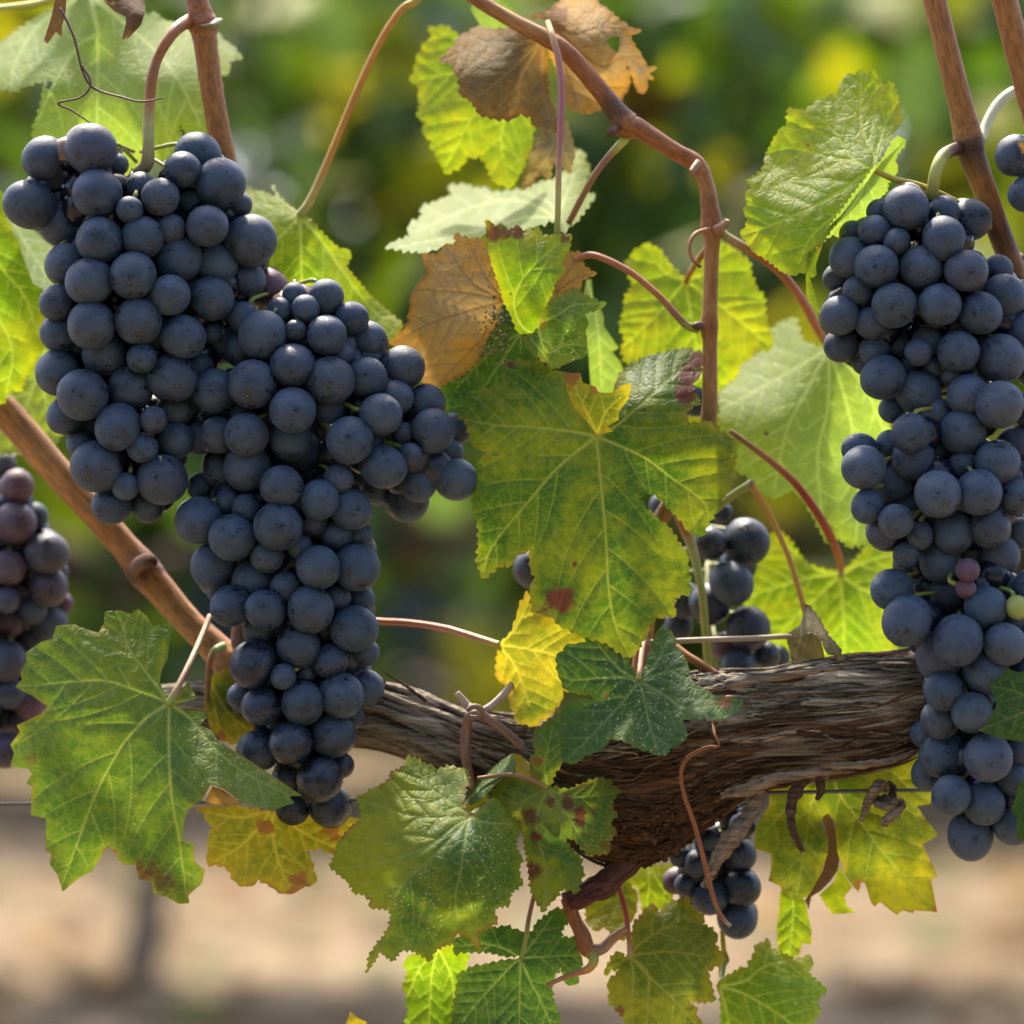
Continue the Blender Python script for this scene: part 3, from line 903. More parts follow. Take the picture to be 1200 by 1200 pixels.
tube('loop', [(548, 832, 0, 3, TC), (556, 828, -2, 3.5, TC), (564, 832, -1, 3.5, TC), (560, 840, 0, 3, TC), (550, 840, 0, 3, TC)], M_CANE, o, seg=10, step=1.2, rough=.12)

# tendrils
TD = (.10, .045, .03)
o = tube('tendril', [(70, 10, 2, 1.9, TD), (78, 24, 1, 1.6, TD), (87, 45, 0, 1.5, TD), (93, 70, 0, 1.5, TD), (97, 84, 0, 1.5, TD), (105, 99, 0, 1.6, TD), (118, 107, 0, 1.5, TD), (140, 113, -2, 1.3, TD), (165, 119, -4, 1.2, TD), (191, 115, -6, .9, TD)], M_CANE, seg=8, step=1.2)
tag(o, 'thin dark dried tendril forking in front of the pale top left leaf', 'tendril')
tube('tendril_branch', [(95, 76, 0, 1.5, TD), (105, 92, -1, 1.5, TD), (104, 105, -2, 1.4, TD), (92, 115, -2, 1.2, TD), (68, 121, -3, 1.2, TD), (85, 130, -2, 1.1, TD), (107, 145, -2, .8, TD)], M_CANE, o, seg=8, step=1.2)
TO = (.25, .088, .035)
o = tube('tendril', [(835, 848, -10, 1.72, TO), (838, 862, -14, 1.72, TO), (842, 874, -16, 1.56, TO), (828, 876, -16, 1.87, TO), (806, 888, -15, 2.34, TO), (798, 908, -14, 2.50, TO), (803, 935, -13, 2.65, TO), (815, 970, -12, 2.81, TO), (828, 1020, -10, 2.96, TO), (838, 1058, -8, 2.81, TO), (848, 1077, -7, 2.50, (.3, .13, .08)), (856, 1085, -7, 2.18, (.4, .25, .17))], M_CANE, seg=12, step=1.5)
tag(o, 'long rusty orange tendril hanging in front of the knot of the cordon', 'tendril')
o = tube('tendril', [(832, 268, 14, 2.5, CP), (815, 274, 10, 2.5, CP), (808, 288, 8, 2.4, CP), (811, 303, 8, 2.2, CP), (821, 313, 9, 2, CD)], M_CANE, seg=8, step=1.2)
tag(o, 'small pink curl of tendril at the node of the slim centre cane', 'tendril')
o = thing('clasping_tendril', P(1030, 925, 0), 'grey dried tendril coiled round the wire below the right of the cordon', 'tendril')
strip('dry_ribbon', [(1009, 962, 0), (1016, 944, -3), (1024, 926, -6), (1034, 919, -4), (1040, 928, 4)], [2.5, 4.5, 6, 5, 3], (.17, .13, .10), o)
strip('dry_ribbon', [(1024, 944, 2), (1032, 938, -2), (1044, 934, 4), (1046, 922, 8), (1040, 917, 6)], [3, 5, 5, 4, 2], (.08, .06, .045), o)
strip('dry_ribbon', [(1022, 938, -2), (1036, 945, -6), (1050, 941, -7), (1060, 939, -6)], [3, 4.5, 5, 2.5], (.20, .155, .115), o)
strip('dry_ribbon', [(1059, 940, -6), (1050, 952, -7), (1040, 960, -6), (1034, 968, -5)], [3, 6, 5.5, 3], (.20, .155, .115), o)

# ------------------------------------------------------------------ grape bunches
def grape_variants():
    out = []
    for k in range(4):
        q, f = sphere_mesh(30, 18)
        n = 1 + .05 * (fbm(q[:, 0] * 1.2 + 7 * k, q[:, 1] * 1.2, q[:, 2] * 1.2, k, 2) - .5)
        z = q[:, 2]
        rr = np.hypot(q[:, 0], q[:, 1])
        q = q * n[:, None]
        q[:, 2] *= (1.0, 1.05, .98, 1.09)[k]
        q[:, 2] -= .05 * np.exp(-(rr / .12) ** 2) * np.sign(z)       # dimples at stalk and scar
        me = bpy.data.meshes.new('grape')
        me.from_pydata(q.tolist(), [], f)
        me.update()
        me.polygons.foreach_set("use_smooth", np.ones(len(me.polygons), bool))
        me.materials.append(M_GRAPE)
        out.append(me)
    return out


GV = grape_variants()


def bunch(label, txt, axis, half, bulge, depth, peduncle, seed, bloom=.74, bloomlow=None, squeeze=.87, filler=90, back=120, maxback=None, pedlen=.016, plum=0):
    """txt: 'x,y,r[flag]' per grape, front ones first. flags b behind, B far behind, r reddish, s small shrivelled, g green."""
    rng = np.random.default_rng(seed)
    G = []
    for w_ in txt.split():
        fl = ''
        while w_[-1].isalpha():
            fl += w_[-1]; w_ = w_[:-1]
        x, y, r = map(float, w_.split(','))
        G.append((x, y, r * 1.02, fl))
    ax = np.array(axis, float)                     # centreline px,py from top to bottom
    G = [g for g in G if 'b' not in g[3] and 'B' not in g[3]] + [g for g in G if 'b' in g[3]] + [g for g in G if 'B' in g[3]]
    placed = []

    def front(x, y):
        cx = np.interp(y, ax[:, 1], ax[:, 0])
        hw = np.interp(y, ax[:, 1], ax[:, 2])
        t = min(1, abs(x - cx) / hw)
        return -bulge * math.sqrt(max(0, 1 - t * t)) * np.interp(y, ax[:, 1], ax[:, 3])

    def need(x, y, r, d, sq=None):
        for (X, Y, Dp, Rr) in placed:
            l = math.hypot(x - X, y - Y)
            m = (sq or squeeze) * (r + Rr)
            if l < m:
                d = max(d, Dp + math.sqrt(m * m - l * l))
        return d

    root = thing('grape_bunch', P(ax[0, 0], ax[0, 1], depth), label, 'grape bunch', 'bunches of dark grapes on the vine')
    o3 = Vector(WORLD_OF[root.name])
    stalks = []
    for i, (x, y, r, fl) in enumerate(G):
        d = front(x, y) + rng.uniform(-5, 5) + (18 if 'b' in fl else 45 if 'B' in fl else 0)
        d = need(x, y, r, d)
        if maxback: d = min(d, maxback)
        placed.append((x, y, d, r))
        ob = bpy.data.objects.new('grape', GV[rng.integers(0, 4)])
        COL.objects.link(ob)
        ob.parent = root
        mm = depth + d * .28
        c = P(x, y, mm)
        ob.location = c - o3
        sc = r * S * (1 + mm / 1000)
        sh = rng.uniform(.97, 1.03)
        ob.scale = (sc * sh, sc * rng.uniform(.95, 1.03), sc * rng.uniform(.97, 1.06))
        cx = np.interp(y, ax[:, 1], ax[:, 0])
        out = Vector(((x - cx) / 90.0 + rng.normal() * .35, -.75 + rng.normal() * .3 + d / 140, -.55 + rng.normal() * .6)).normalized()
        ob.rotation_mode = 'QUATERNION'
        ob.rotation_quaternion = out.to_track_quat('Z', 'Y')
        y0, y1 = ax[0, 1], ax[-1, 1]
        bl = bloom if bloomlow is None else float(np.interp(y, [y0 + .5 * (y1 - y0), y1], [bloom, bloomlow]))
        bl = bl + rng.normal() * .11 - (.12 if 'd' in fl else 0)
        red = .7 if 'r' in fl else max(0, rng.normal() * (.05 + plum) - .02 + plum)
        ob.color = (bl, red, 1 if 'g' in fl else 0, 1)
        stalks.append((c, out, sc))
        if 'r' in fl: ob['label'] = 'reddish grape'
        if 'g' in fl: ob['label'] = 'unripe pale green grape'
    # hidden inner berries that close the cluster
    q, f = sphere_mesh(14, 9)
    Vs, Fs, k = [], [], 0
    tries = 0
    cand = [(g[0] + rng.normal() * 5, g[1] + rng.normal() * 5) for g in G]
    for a in range(len(G)):
        for b_ in range(a):
            if math.hypot(G[a][0] - G[b_][0], G[a][1] - G[b_][1]) < 80:
                t = rng.uniform(.4, .6)
                cand.append((G[a][0] * t + G[b_][0] * (1 - t), G[a][1] * t + G[b_][1] * (1 - t)))
    rng.shuffle(cand)
    done = []
    for x, y in cand:
        r = rng.uniform(20, 26)
        if any(math.hypot(x - u, y - v) < 17 for u, v in done) or len(done) > filler * 1.5: continue
        rim = [(x + r * .95 * math.cos(q_), y + r * .95 * math.sin(q_)) for q_ in np.linspace(0, 6.283, 12)]
        if max(min(math.hypot(u - g[0], v - g[1]) - g[2] for g in G) for u, v in rim) > 3: continue
        d = min(need(x, y, r, 0, .55), back)
        done.append((x, y))
        mm = depth + d * .28
        Vs.append(q * r * S * (1 + mm / 1000) + np.array(P(x, y, mm)))
        Fs += [tuple(v + k * len(q) for v in ff) for ff in f]
        k += 1
    if Vs:
        fo = mk('inner_grapes', np.vstack(Vs), Fs, M_GRAPE, root)
        fo.color = (.05, 0, 0, 1)  # almost no bloom: deep shade between the berries is put into this colour
        fo['kind'] = 'stuff'
    # rachis and pedicels
    parts = [tube_data(peduncle, seg=12, step=1.5)]
    sp = [(a[0], a[1], depth + 14, 4.5 - 3 * i / len(ax), (.20, .22, .05)) for i, a in enumerate(ax)]
    sp[0] = (*peduncle[-1][:3], 5, (.22, .24, .06))
    parts.append(tube_data(sp, seg=8, step=4))
    for (x, y, d, r), g in zip(placed[:len(G)], G):
        yy = max(y - 22, ax[0, 1])
        cx = np.interp(yy, ax[:, 1], ax[:, 0])
        c, out, sc = stalks[G.index(g)]
        b0 = c - out * sc * .92
        m0 = P(cx, yy, depth + 12)
        dvec = (m0 - b0)
        if dvec.length > pedlen: m0 = b0 + dvec.normalized() * pedlen + Vector((0, 0, .003))
        b1 = b0 - out * .003
        toq = lambda v: ((v.x / (S * (1 + v.y))) + 600, 600 - (v.z - CAM_Z) / (S * (1 + v.y)), v.y * 1000)
        parts.append(tube_data([(*toq(b0), 3.4, (.22, .25, .06)), (*toq(b1), 2.6, (.24, .28, .06)), (*toq(m0), 2.2, (.20, .20, .05))], seg=6, step=5))
    V, F, c, u = join(parts)
    mk('stem', V, F, M_STEM, root, {'col': c}, u)
    return root


A_TXT = """107,175,30 114,227,29 35,240,29 53,186,27 188,231,22 258,215,30 214,199,22 243,265,24 294,282,30 152,246,16 167,278,25 201,268,17
 117,282,27 73,263,27 199,346,24 105,330,28 156,323,27 209,303,27 248,350,26 107,381,28 162,376,27 214,395,27 166,420,17 202,443,30 123,415,27
 97,463,30 138,500,26 180,492,16 167,525,18 113,547,30 190,562,30 147,570,16 131,592,24 173,593,19 153,455,27 78,310,25 67,355,21 70,390,23 68,437,27 77,487,22
 232,181,26b 166,219,18b 226,236,17b 213,253,14b 253,310,25b 290,328,22b 313,338,24br 278,240,17b 249,390,14b 272,365,16b 262,402,24b 95,520,17b 108,502,18b
 206,516,22b 201,535,18b 205,480,20b 222,470,20b 233,432,18b 65,212,18B 137,193,14B 181,480,18B 240,455,20B 228,505,18B 238,478,24B 222,448,22B 90,405,20B 225,340,22B 180,390,20B 130,540,22B 187,455,20B"""
bunch('upper left bunch of bloomy blue-black grapes hanging from a pink and green stalk', A_TXT,
      [(160, 190, 95, .5), (165, 250, 125, .9), (150, 330, 110, 1), (150, 430, 100, 1), (150, 520, 75, .9), (155, 600, 55, .6)], 120, 62, 6,
      [(222, 24, 20, 8, CR), (208, 33, 12, 7.5, CR), (196, 48, 8, 6.5, CR), (184, 70, 6, 6, CR), (178, 92, 4, 6.5, CR), (175, 120, 4, 6.5, CP), (174, 145, 4, 7, (.36, .33, .12)), (174, 170, 4, 7, (.36, .32, .14)), (172, 192, 6, 8, (.32, .26, .14)), (160, 203, 8, 7, (.26, .24, .07))], 3)

B_TXT = """343,428,26 308,393,29 387,446,28 343,481,27 296,450,28 289,510,26 345,362,1s 358,362,16 328,364,15 346,387,13 383,393,23 382,348,21 430,442,24 446,486,25 340,516,24 410,516,27
 449,547,26 534,562,25 490,567,22 507,505,26 481,532,13 463,466,21 472,431,25 374,586,23 330,570,25 290,547,27 397,561,17 272,630,28 326,617,28 233,610,27 289,596,17 313,653,19
 373,665,26 418,665,27 411,597,24 364,714,28 311,715,24 415,737,28 350,758,26 388,774,21 271,710,24d 332,793,15 297,778,27d 355,824,26 400,815,27 308,827,24d 341,871,25d 390,861,27 375,913,27d 385,945,24d 302,880,25d
 412,373,20b 345,345,14b 432,398,22b 352,528,25b 499,473,23b 526,530,17b 533,503,19bd 477,587,24b 366,553,14b 267,588,15b 366,612,18b 394,628,18b 351,641,15b 250,662,26b 421,628,16b 387,478,19b
 285,372,18b 252,458,26b 255,510,22b 260,552,22b 235,570,16b 234,513,20b 472,508,14b 443,572,20b 400,415,16b 378,508,22b 298,678,25b 335,688,18b 395,700,16b 423,703,16b 359,789,12b 429,806,21b 427,765,17b 343,947,20bd
 338,912,20bd 400,897,15bd 283,815,16b 303,738,18b 256,692,14b 325,735,15B 380,740,14B 412,840,15B 285,488,18B 282,410,20B 300,560,20B 430,520,20B 455,510,20B 395,690,20B 330,850,20B 320,430,20B 250,600,20B"""
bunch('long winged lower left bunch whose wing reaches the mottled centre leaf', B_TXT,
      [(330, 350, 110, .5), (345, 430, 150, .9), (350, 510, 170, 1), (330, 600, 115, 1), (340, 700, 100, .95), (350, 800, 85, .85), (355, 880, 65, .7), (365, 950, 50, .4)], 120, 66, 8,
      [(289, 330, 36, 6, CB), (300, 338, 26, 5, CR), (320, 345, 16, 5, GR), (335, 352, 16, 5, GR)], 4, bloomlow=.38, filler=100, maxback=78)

C_TXT = """1062,244,27 1051,283,16 1106,279,25 1027,312,26 1079,314,26 1132,317,25 1048,358,26 1101,357,25 1149,367,25 1177,347,27 1006,340,18 1023,378,21 984,370,23 1025,270,18 996,302,24 1076,413,16 1123,412,25 1173,420,28 1035,442,25 1076,460,27 1115,441,12 1093,430,12s
 1106,248,18b 1137,258,24b 982,325,17b 1170,315,17b 1030,247,14b 998,273,14b 986,405,21b 1025,410,18b 1053,405,16b 1063,433,16b 1046,480,17b 1012,425,14b 1087,400,18b 1143,440,18b 1200,390,24b 1208,350,24b 1212,430,24b 1060,390,18B 1120,385,20B 1000,385,18B 1100,440,20B 1080,350,20B 1150,400,20B"""
bunch('upper right bunch of blue-grey grapes under the bright folded leaf', C_TXT,
      [(1095, 235, 75, .5), (1100, 300, 120, .9), (1095, 380, 125, 1), (1090, 440, 90, .9), (1080, 480, 60, .6)], 120, 50, -6,
      [(1128, 172, 8, 8, CD), (1112, 178, -2, 7.5, CD), (1103, 186, -6, 7.5, (.30, .30, .07)), (1096, 205, -8, 7.5, (.36, .36, .10)), (1092, 232, -4, 7, (.33, .34, .09))], 5, bloom=.80, filler=70, back=95)

D_TXT = """1171,474,28 1133,462,23 1068,508,24 1128,506,27 1096,485,20 1070,537,25 1012,548,26 1045,565,24 1099,579,27 1147,577,27 1169,542,26 1160,618,25 1118,623,24 1017,593,20 1050,611,20 1068,592,25 1172,650,24 1134,668,14r 1132,690,12r 1102,658,25
 1063,727,29 1045,691,25 1110,695,24 1155,712,25 1192,712,14g 1123,750,29 1178,755,25 1153,788,25 1139,835,24 1107,810,24 1102,843,23 1106,885,28 1158,888,28 1115,932,23 1153,942,25 1137,979,27 1187,967,24
 1127,545,17b 1192,520,22b 1008,527,20b 1043,520,17b 1190,582,23b 1034,623,20b 1078,628,16b 1195,625,18b 1062,650,15b 1080,680,18b 1110,723,16b 1101,768,28b 1085,860,17b 1087,907,20b 1187,913,20b 1195,880,18b 1187,722,20b 1205,790,22b 1210,690,24b 1205,840,22b 1215,560,24b 1212,480,24b
 1215,930,24b 1215,750,24b 1095,530,18B 1140,540,18B 1095,610,20B 1140,650,20B 1090,640,18B 1140,740,20B 1180,690,20B 1130,860,20B 1180,830,20B 1130,910,18B"""
bunch('lower right bunch with one pale green unripe grape, cut by the right edge', D_TXT,
      [(1150, 460, 70, .5), (1110, 520, 115, .9), (1110, 590, 120, 1), (1120, 690, 110, 1), (1145, 780, 90, 1), (1145, 880, 75, .9), (1150, 990, 50, .5)], 115, 46, -18,
      [(1197, 300, 10, 6, CD), (1186, 320, 16, 6, GR), (1185, 380, 24, 6, GR), (1170, 440, 12, 6, GR), (1155, 462, -6, 6, GR)], 6, bloom=.84, filler=50, back=42, maxback=40)

E_TXT = """20,570,20r 18,613,25 55,648,25 10,665,21 57,688,23 8,703,15 38,715,17 57,730,22 10,727,20 8,775,24 12,813,18 35,825,18r 28,845,15 6,880,22 40,605,16
 31,660,11b 67,670,13b 72,707,13br 3,545,16b 0,630,14b 10,590,14b 5,843,16b 35,750,18b -30,600,24 -35,660,24 -30,720,24 -35,790,24 -30,850,24 -15,760,22b 30,690,18B 20,640,18B 15,850,18B 30,800,14B"""
bunch('soft blurred purplish bunch at the left edge behind the tan cane', E_TXT,
      [(-5, 530, 60, .6), (0, 620, 85, 1), (5, 720, 80, 1), (0, 880, 50, .6)], 90, 45, 78,
      [(-40, 440, 70, 5, CB), (-20, 490, 76, 5, GR), (-5, 535, 80, 5, GR)], 8, bloom=.62, filler=25, plum=.16)

F_TXT = """874,635,27 857,683,26 832,708,24 803,705,22 877,737,26 832,637,20d 865,780,21 898,768,17 912,770,14 850,757,17r 795,735,16 777,593,16 790,740,14b 815,468,20bd 628,665,26bd 845,600,12b 780,690,20B"""
bunch('small loose bunch of round grapes right of the mottled centre leaf', F_TXT,
      [(800, 600, 60, .5), (830, 660, 80, 1), (840, 800, 60, .6)], 40, 62, 62,
      [(790, 590, 40, 6, CP), (803, 620, 42, 7, CP), (812, 645, 40, 6, (.3, .3, .1)), (822, 690, 36, 5, GR), (826, 730, 36, 5, GR), (830, 780, 40, 5, GR)], 9, bloom=.5, filler=0, pedlen=.2)

G_TXT = """832,1052,21 869,1040,23 864,1076,23 867,1003,20 819,1013,17 804,1037,14 793,1032,16r 830,985,17 797,1003,13 852,1064,11b 817,1056,12b 870,968,16 857,957,16b 845,1020,18B 850,990,18b"""
bunch('small shaded bunch hanging under the knot of the cordon', G_TXT,
      [(850, 940, 40, .6), (840, 1000, 50, 1), (850, 1090, 45, .7)], 45, 28, 30,
      [(880, 900, 20, 5, GR), (868, 925, 26, 5, GR), (855, 945, 28, 4, GR)], 10, bloom=.45, filler=8)

bunch('fragment of a bunch at the top right corner, a dry curl on it', "1190,182,24 1204,228,22 1215,195,24 1225,240,22b 1232,205,24B",
      [(1212, 150, 40, .6), (1212, 250, 40, .8)], 40, 30, -4,
      [(1212, 110, 0, 5, GR), (1212, 150, 4, 5, GR)], 12, bloom=.6, filler=0)

# ------------------------------------------------------------------ leaves
def inside_poly(x, y, poly):
    r = np.zeros(len(x), bool)
    X, Y = poly[:, 0], poly[:, 1]
    X2, Y2 = np.roll(X, -1), np.roll(Y, -1)
    for a, b, c, d in zip(X, Y, X2, Y2):
        if b == d: continue
        hit = (b > y) != (d > y)
        xs = (c - a) * (y - b) / (d - b) + a
        r ^= hit & (x < xs)
    return r


def seg_dist(px, py, segs, chunk=4000):
    """distance to nearest of segs (n,4) and index"""
    out = np.empty(len(px)); idx = np.empty(len(px), int)
    a = segs[:, :2]; dv = segs[:, 2:] - a
    L = (dv ** 2).sum(1) + 1e-9
    for i in range(0, len(px), chunk):
        q = np.stack([px[i:i + chunk], py[i:i + chunk]], 1)[:, None] - a[None]
        t = np.clip((q * dv[None]).sum(2) / L, 0, 1)
        d2 = ((q - t[..., None] * dv[None]) ** 2).sum(2)
        k = d2.argmin(1)
        idx[i:i + chunk] = k
        out[i:i + chunk] = np.sqrt(d2[np.arange(len(k)), k])
    return out, idx


def tps(ctrl):
    c = np.asarray(ctrl, float)
    if len(c) < 3:
        m = c[:, 2].mean()
        return lambda x, y: np.full(len(x), m)
    n = len(c)
    def U(d2): return np.where(d2 > 1e-9, d2 * np.log(d2 + 1e-12), 0)
    xy = c[:, :2] / 100
    K = U(((xy[:, None] - xy[None]) ** 2).sum(2)) + np.eye(n) * .02
    A = np.zeros((n + 3, n + 3)); A[:n, :n] = K; A[:n, n] = 1; A[:n, n + 1:] = xy; A[n, :n] = 1; A[n + 1:, :n] = xy.T
    A += np.eye(n + 3) * 1e-9
    w_ = np.linalg.solve(A, np.r_[c[:, 2], 0, 0, 0])
    def f(x, y):
        q = np.stack([x, y], 1) / 100
        return U(((q[:, None] - xy[None]) ** 2).sum(2)) @ w_[:n] + w_[n] + q @ w_[n + 1:]
    return f


def teeth(poly, size, amp, rng):
    if size <= 0: return poly
    n = len(poly)
    area = (poly[:, 0] * np.roll(poly[:, 1], -1) - np.roll(poly[:, 0], -1) * poly[:, 1]).sum()
    sg = 1 if area > 0 else -1
    out = []
    for i in range(n):
        a, b = poly[i], poly[(i + 1) % n]
        d = b - a; L = np.hypot(*d)
        out.append(a)
        k = int(round(L / size))
        if k < 1 or L < 6: continue
        nr = np.array([d[1], -d[0]]) / L * sg
        for j in range(k):
            t0, t1 = (j + .70) / k, (j + 1.0) / k
            out.append(a + d * t0 + nr * amp * rng.uniform(.4, 1.25))
            if j < k - 1: out.append(a + d * t1 - nr * amp * .35 * rng.uniform(0, 1))
            elif k >= 1: pass
    return np.array(out)


def blade(name, outline, depth, mat, parent, jn=None, veins=(), s=1, ox=0, oy=0, tooth=9, amp=4.2, res=2.3, seed=1, blots=(), holes=(), pucker=.5, vw=1.9, wave=.8, curl=0.35, nosec=False):
    rng = np.random.default_rng(seed)
    tr = lambda q: np.array([(ox + p[0] / s, oy + p[1] / s) for p in q], float)
    raw = tr(outline)
    poly = teeth(raw, tooth, amp, rng)
    mains = []
    if jn is not None:
        J = tr([jn])[0]
        for v in veins:
            mains.append(catmull(np.vstack([J, tr(v)]), 6 + 10 * len(v)))
    # --- vein segments: main and branching
    segs, wid, fin = [], [], []
    def add(pl, w0, w1):
        m = len(pl) - 1
        for i in range(m):
            segs.append((*pl[i], *pl[i + 1])); wid.append(w0 + (w1 - w0) * i / m)
    secs = []
    for m in mains:
        add(m, vw, vw * .4)
    if mains and not nosec:
        allm = np.vstack(mains)
        own = np.concatenate([[i] * len(m) for i, m in enumerate(mains)])
        for mi, m in enumerate(mains):
            dl = np.r_[0, np.cumsum(np.hypot(*np.diff(m, axis=0).T))]
            L = dl[-1]
            pos = L * .16 + rng.uniform(0, 6)
            side = 1 if rng.random() < .5 else -1
            while pos < L * .93:
                p = np.array([np.interp(pos, dl, m[:, 0]), np.interp(pos, dl, m[:, 1])])
                q = np.array([np.interp(min(pos + 4, L), dl, m[:, 0]), np.interp(min(pos + 4, L), dl, m[:, 1])])
                a0 = math.atan2(*(q - p)[::-1])
                ang = a0 + side * R(rng.uniform(42, 56))
                pl = [p]
                for st in range(45):
                    ang += -side * R(.9)
                    p = p + 4 * np.array([math.cos(ang), math.sin(ang)])
                    if not inside_poly(p[:1], p[1:], raw)[0]: break
                    dd = np.hypot(*(allm - p).T)
                    if own[dd.argmin()] != mi: break
                    pl.append(p)
                if len(pl) > 3:
                    pl = np.array(pl)
                    add(pl, vw * .42, vw * .14)
                    secs.append(pl)
                side = -side
                pos += max(9, L * .085) * rng.uniform(.8, 1.2)
        nfine = len(segs)
        # fine ladder veins between
        for pl in secs:
            for k in range(2, len(pl) - 1, 3):
                for sd_ in (1, -1):
                    a = math.atan2(*(pl[k] - pl[k - 1])[::-1]) + sd_ * R(rng.uniform(60, 85))
                    p = pl[k]; fl = [p]
                    for _ in range(rng.integers(2, 6)):
                        a += R(rng.normal() * 12)
                        p = p + 4 * np.array([math.cos(a), math.sin(a)])
                        fl.append(p)
                    for i in range(len(fl) - 1): fin.append((*fl[i], *fl[i + 1]))
    # --- mesh
    mn, mx = poly.min(0), poly.max(0)
    gx = np.arange(mn[0], mx[0], res); gy = np.arange(mn[1], mx[1], res * .866)
    X, Y = np.meshgrid(gx, gy); X[1::2] += res / 2
    X = X.ravel(); Y = Y.ravel()
    # resample outline
    bp = []
    for i in range(len(poly)):
        a, b = poly[i], poly[(i + 1) % len(poly)]
        k = max(1, int(np.hypot(*(b - a)) / (res * 1.3)))
        for j in range(k): bp.append(a + (b - a) * j / k)
    bp = np.array(bp)
    eseg = np.hstack([bp, np.roll(bp, -1, 0)])
    keep = inside_poly(X, Y, poly)
    hp = [tr(h) for h in holes]
    for h in hp: keep &= ~inside_poly(X, Y, h)
    X, Y = X[keep], Y[keep]
    de, _ = seg_dist(X, Y, eseg)
    k2 = de > res * .55
    X, Y = X[k2], Y[k2]
    pts = [Vector((float(a), float(b))) for a, b in bp]
    ed = [(i, (i + 1) % len(bp)) for i in range(len(bp))]
    for h in hp:
        o = len(pts)
        pts += [Vector((float(a), float(b))) for a, b in h]
        ed += [(o + i, o + (i + 1) % len(h)) for i in range(len(h))]
    if mains:
        vp = []
        for pl in mains + secs:
            dl = np.r_[0, np.cumsum(np.hypot(*np.diff(pl, axis=0).T))]
            tt = np.arange(0, dl[-1], 1.6)
            vp.append(np.stack([np.interp(tt, dl, pl[:, 0]), np.interp(tt, dl, pl[:, 1])], 1))
        vp = np.vstack(vp)
        ok = inside_poly(vp[:, 0], vp[:, 1], poly)
        for h in hp: ok &= ~inside_poly(vp[:, 0], vp[:, 1], h)
        vp = vp[ok]
        if len(vp):
            ok = seg_dist(vp[:, 0], vp[:, 1], eseg)[0] > .8
            pts += [Vector((float(a), float(b))) for a, b in vp[ok]]
    pts += [Vector((float(a), float(b))) for a, b in zip(X, Y)]
    vo, _, fo, *_r = delaunay_2d_cdt(pts, ed, [], 0, 1e-4)
    V2 = np.array([(v.x, v.y) for v in vo])
    F = np.array([f for f in fo if len(f) == 3], int)
    cen = V2[F].mean(1)
    k3 = inside_poly(cen[:, 0], cen[:, 1], poly)
    for h in hp: k3 &= ~inside_poly(cen[:, 0], cen[:, 1], h)
    F = F[k3]
    used = np.unique(F)
    mp = -np.ones(len(V2), int); mp[used] = np.arange(len(used))
    V2 = V2[used]; F = mp[F]
    x, y = V2[:, 0], V2[:, 1]
    # face the camera
    A = V2[F]
    ar = (A[:, 1, 0] - A[:, 0, 0]) * (A[:, 2, 1] - A[:, 0, 1]) - (A[:, 2, 0] - A[:, 0, 0]) * (A[:, 1, 1] - A[:, 0, 1])
    F = np.where((ar > 0)[:, None], F[:, ::-1], F)
    # --- attributes
    edge, _ = seg_dist(x, y, eseg)
    if segs:
        sg = np.array(segs); wd = np.array(wid)
        vd, vi = seg_dist(x, y, sg)
        wv = wd[vi]
        vein = np.clip(1.3 - vd / (wv + .30), 0, 1)
        vein = vein * np.clip(.18 + .95 * wv / vw, 0, 1)
    else:
        vd = np.full(len(x), 12.0); vein = np.zeros(len(x))
    fine = np.zeros(len(x))
    if fin:
        fd, _ = seg_dist(x, y, np.array(fin))
        fine = np.clip(1.1 - fd / 1.3, 0, 1) * .55
    lf = np.stack([vein, np.clip(vd / 14, 0, 1), np.clip(edge / 24, 0, 1), fine], 1)
    st = np.zeros((len(x), 4))
    kk = {'b': 0, 'r': 1, 'y': 2, 'w': 3}
    for bx, by, br, kind, sv in blots:
        q = tr([(bx, by)])[0]
        d = np.hypot(x - q[0], y - q[1]) / (br / s)
        d = d + (fbm(x / (br / s) * 2.2, y / (br / s) * 2.2, 0, seed + 5) - .5) * .9
        st[:, kk[kind]] = np.maximum(st[:, kk[kind]], sv * np.clip(1.45 - d, 0, 1) if sv > 0 else 0)
        if sv < 0: st[:, kk[kind]] += sv * np.clip(1.3 - d, 0, 1)
    # --- relief
    dctrl = [(*tr([q[:2]])[0], q[2]) for q in depth]
    mm = tps(dctrl)(x, y)
    puff = np.clip(vd / 11, 0, 1) ** .7
    mm = mm - pucker * puff + vein * .10
    mm = mm + wave * 3.2 * (fbm(x / 55, y / 55, seed * 3.1, seed, 2) - .5) + pucker * .9 * (fbm(x / 13, y / 13, 0, seed + 9, 2) - .5)
    mm = mm + curl * np.clip(1 - edge / 16, 0, 1) ** 2 * (fbm(x / 30, y / 30, 3, seed + 2) - .35) * 6
    V = Pn(x, y, mm)
    uv = np.stack([x / 100, y / 100], 1)
    return mk(name, V, F, mat, parent, {'lf': lf, 'st': st}, uv)


def leaf(label, outline, depth, mat, petiole=None, jn=None, s=1, ox=0, oy=0, base=None, group='leaves of the grapevine', cat='leaf', name='vine_leaf', **kw):
    j = jn if jn is not None else outline[0]
    dd = depth[0][2]
    root = thing(name, P(ox + j[0] / s, oy + j[1] / s, dd), label, cat, group)
    blade('blade', outline, depth, LM[mat], root, jn=jn, s=s, ox=ox, oy=oy, **kw)
    if petiole:
        tube('petiole', petiole, M_STEM, root, seg=12, step=1.5)
    return root


PK = (.37, .13, .055); PR = (.32, .05, .022); PG = (.26, .30, .06); PY = (.40, .30, .04); PT = (.25, .13, .055)

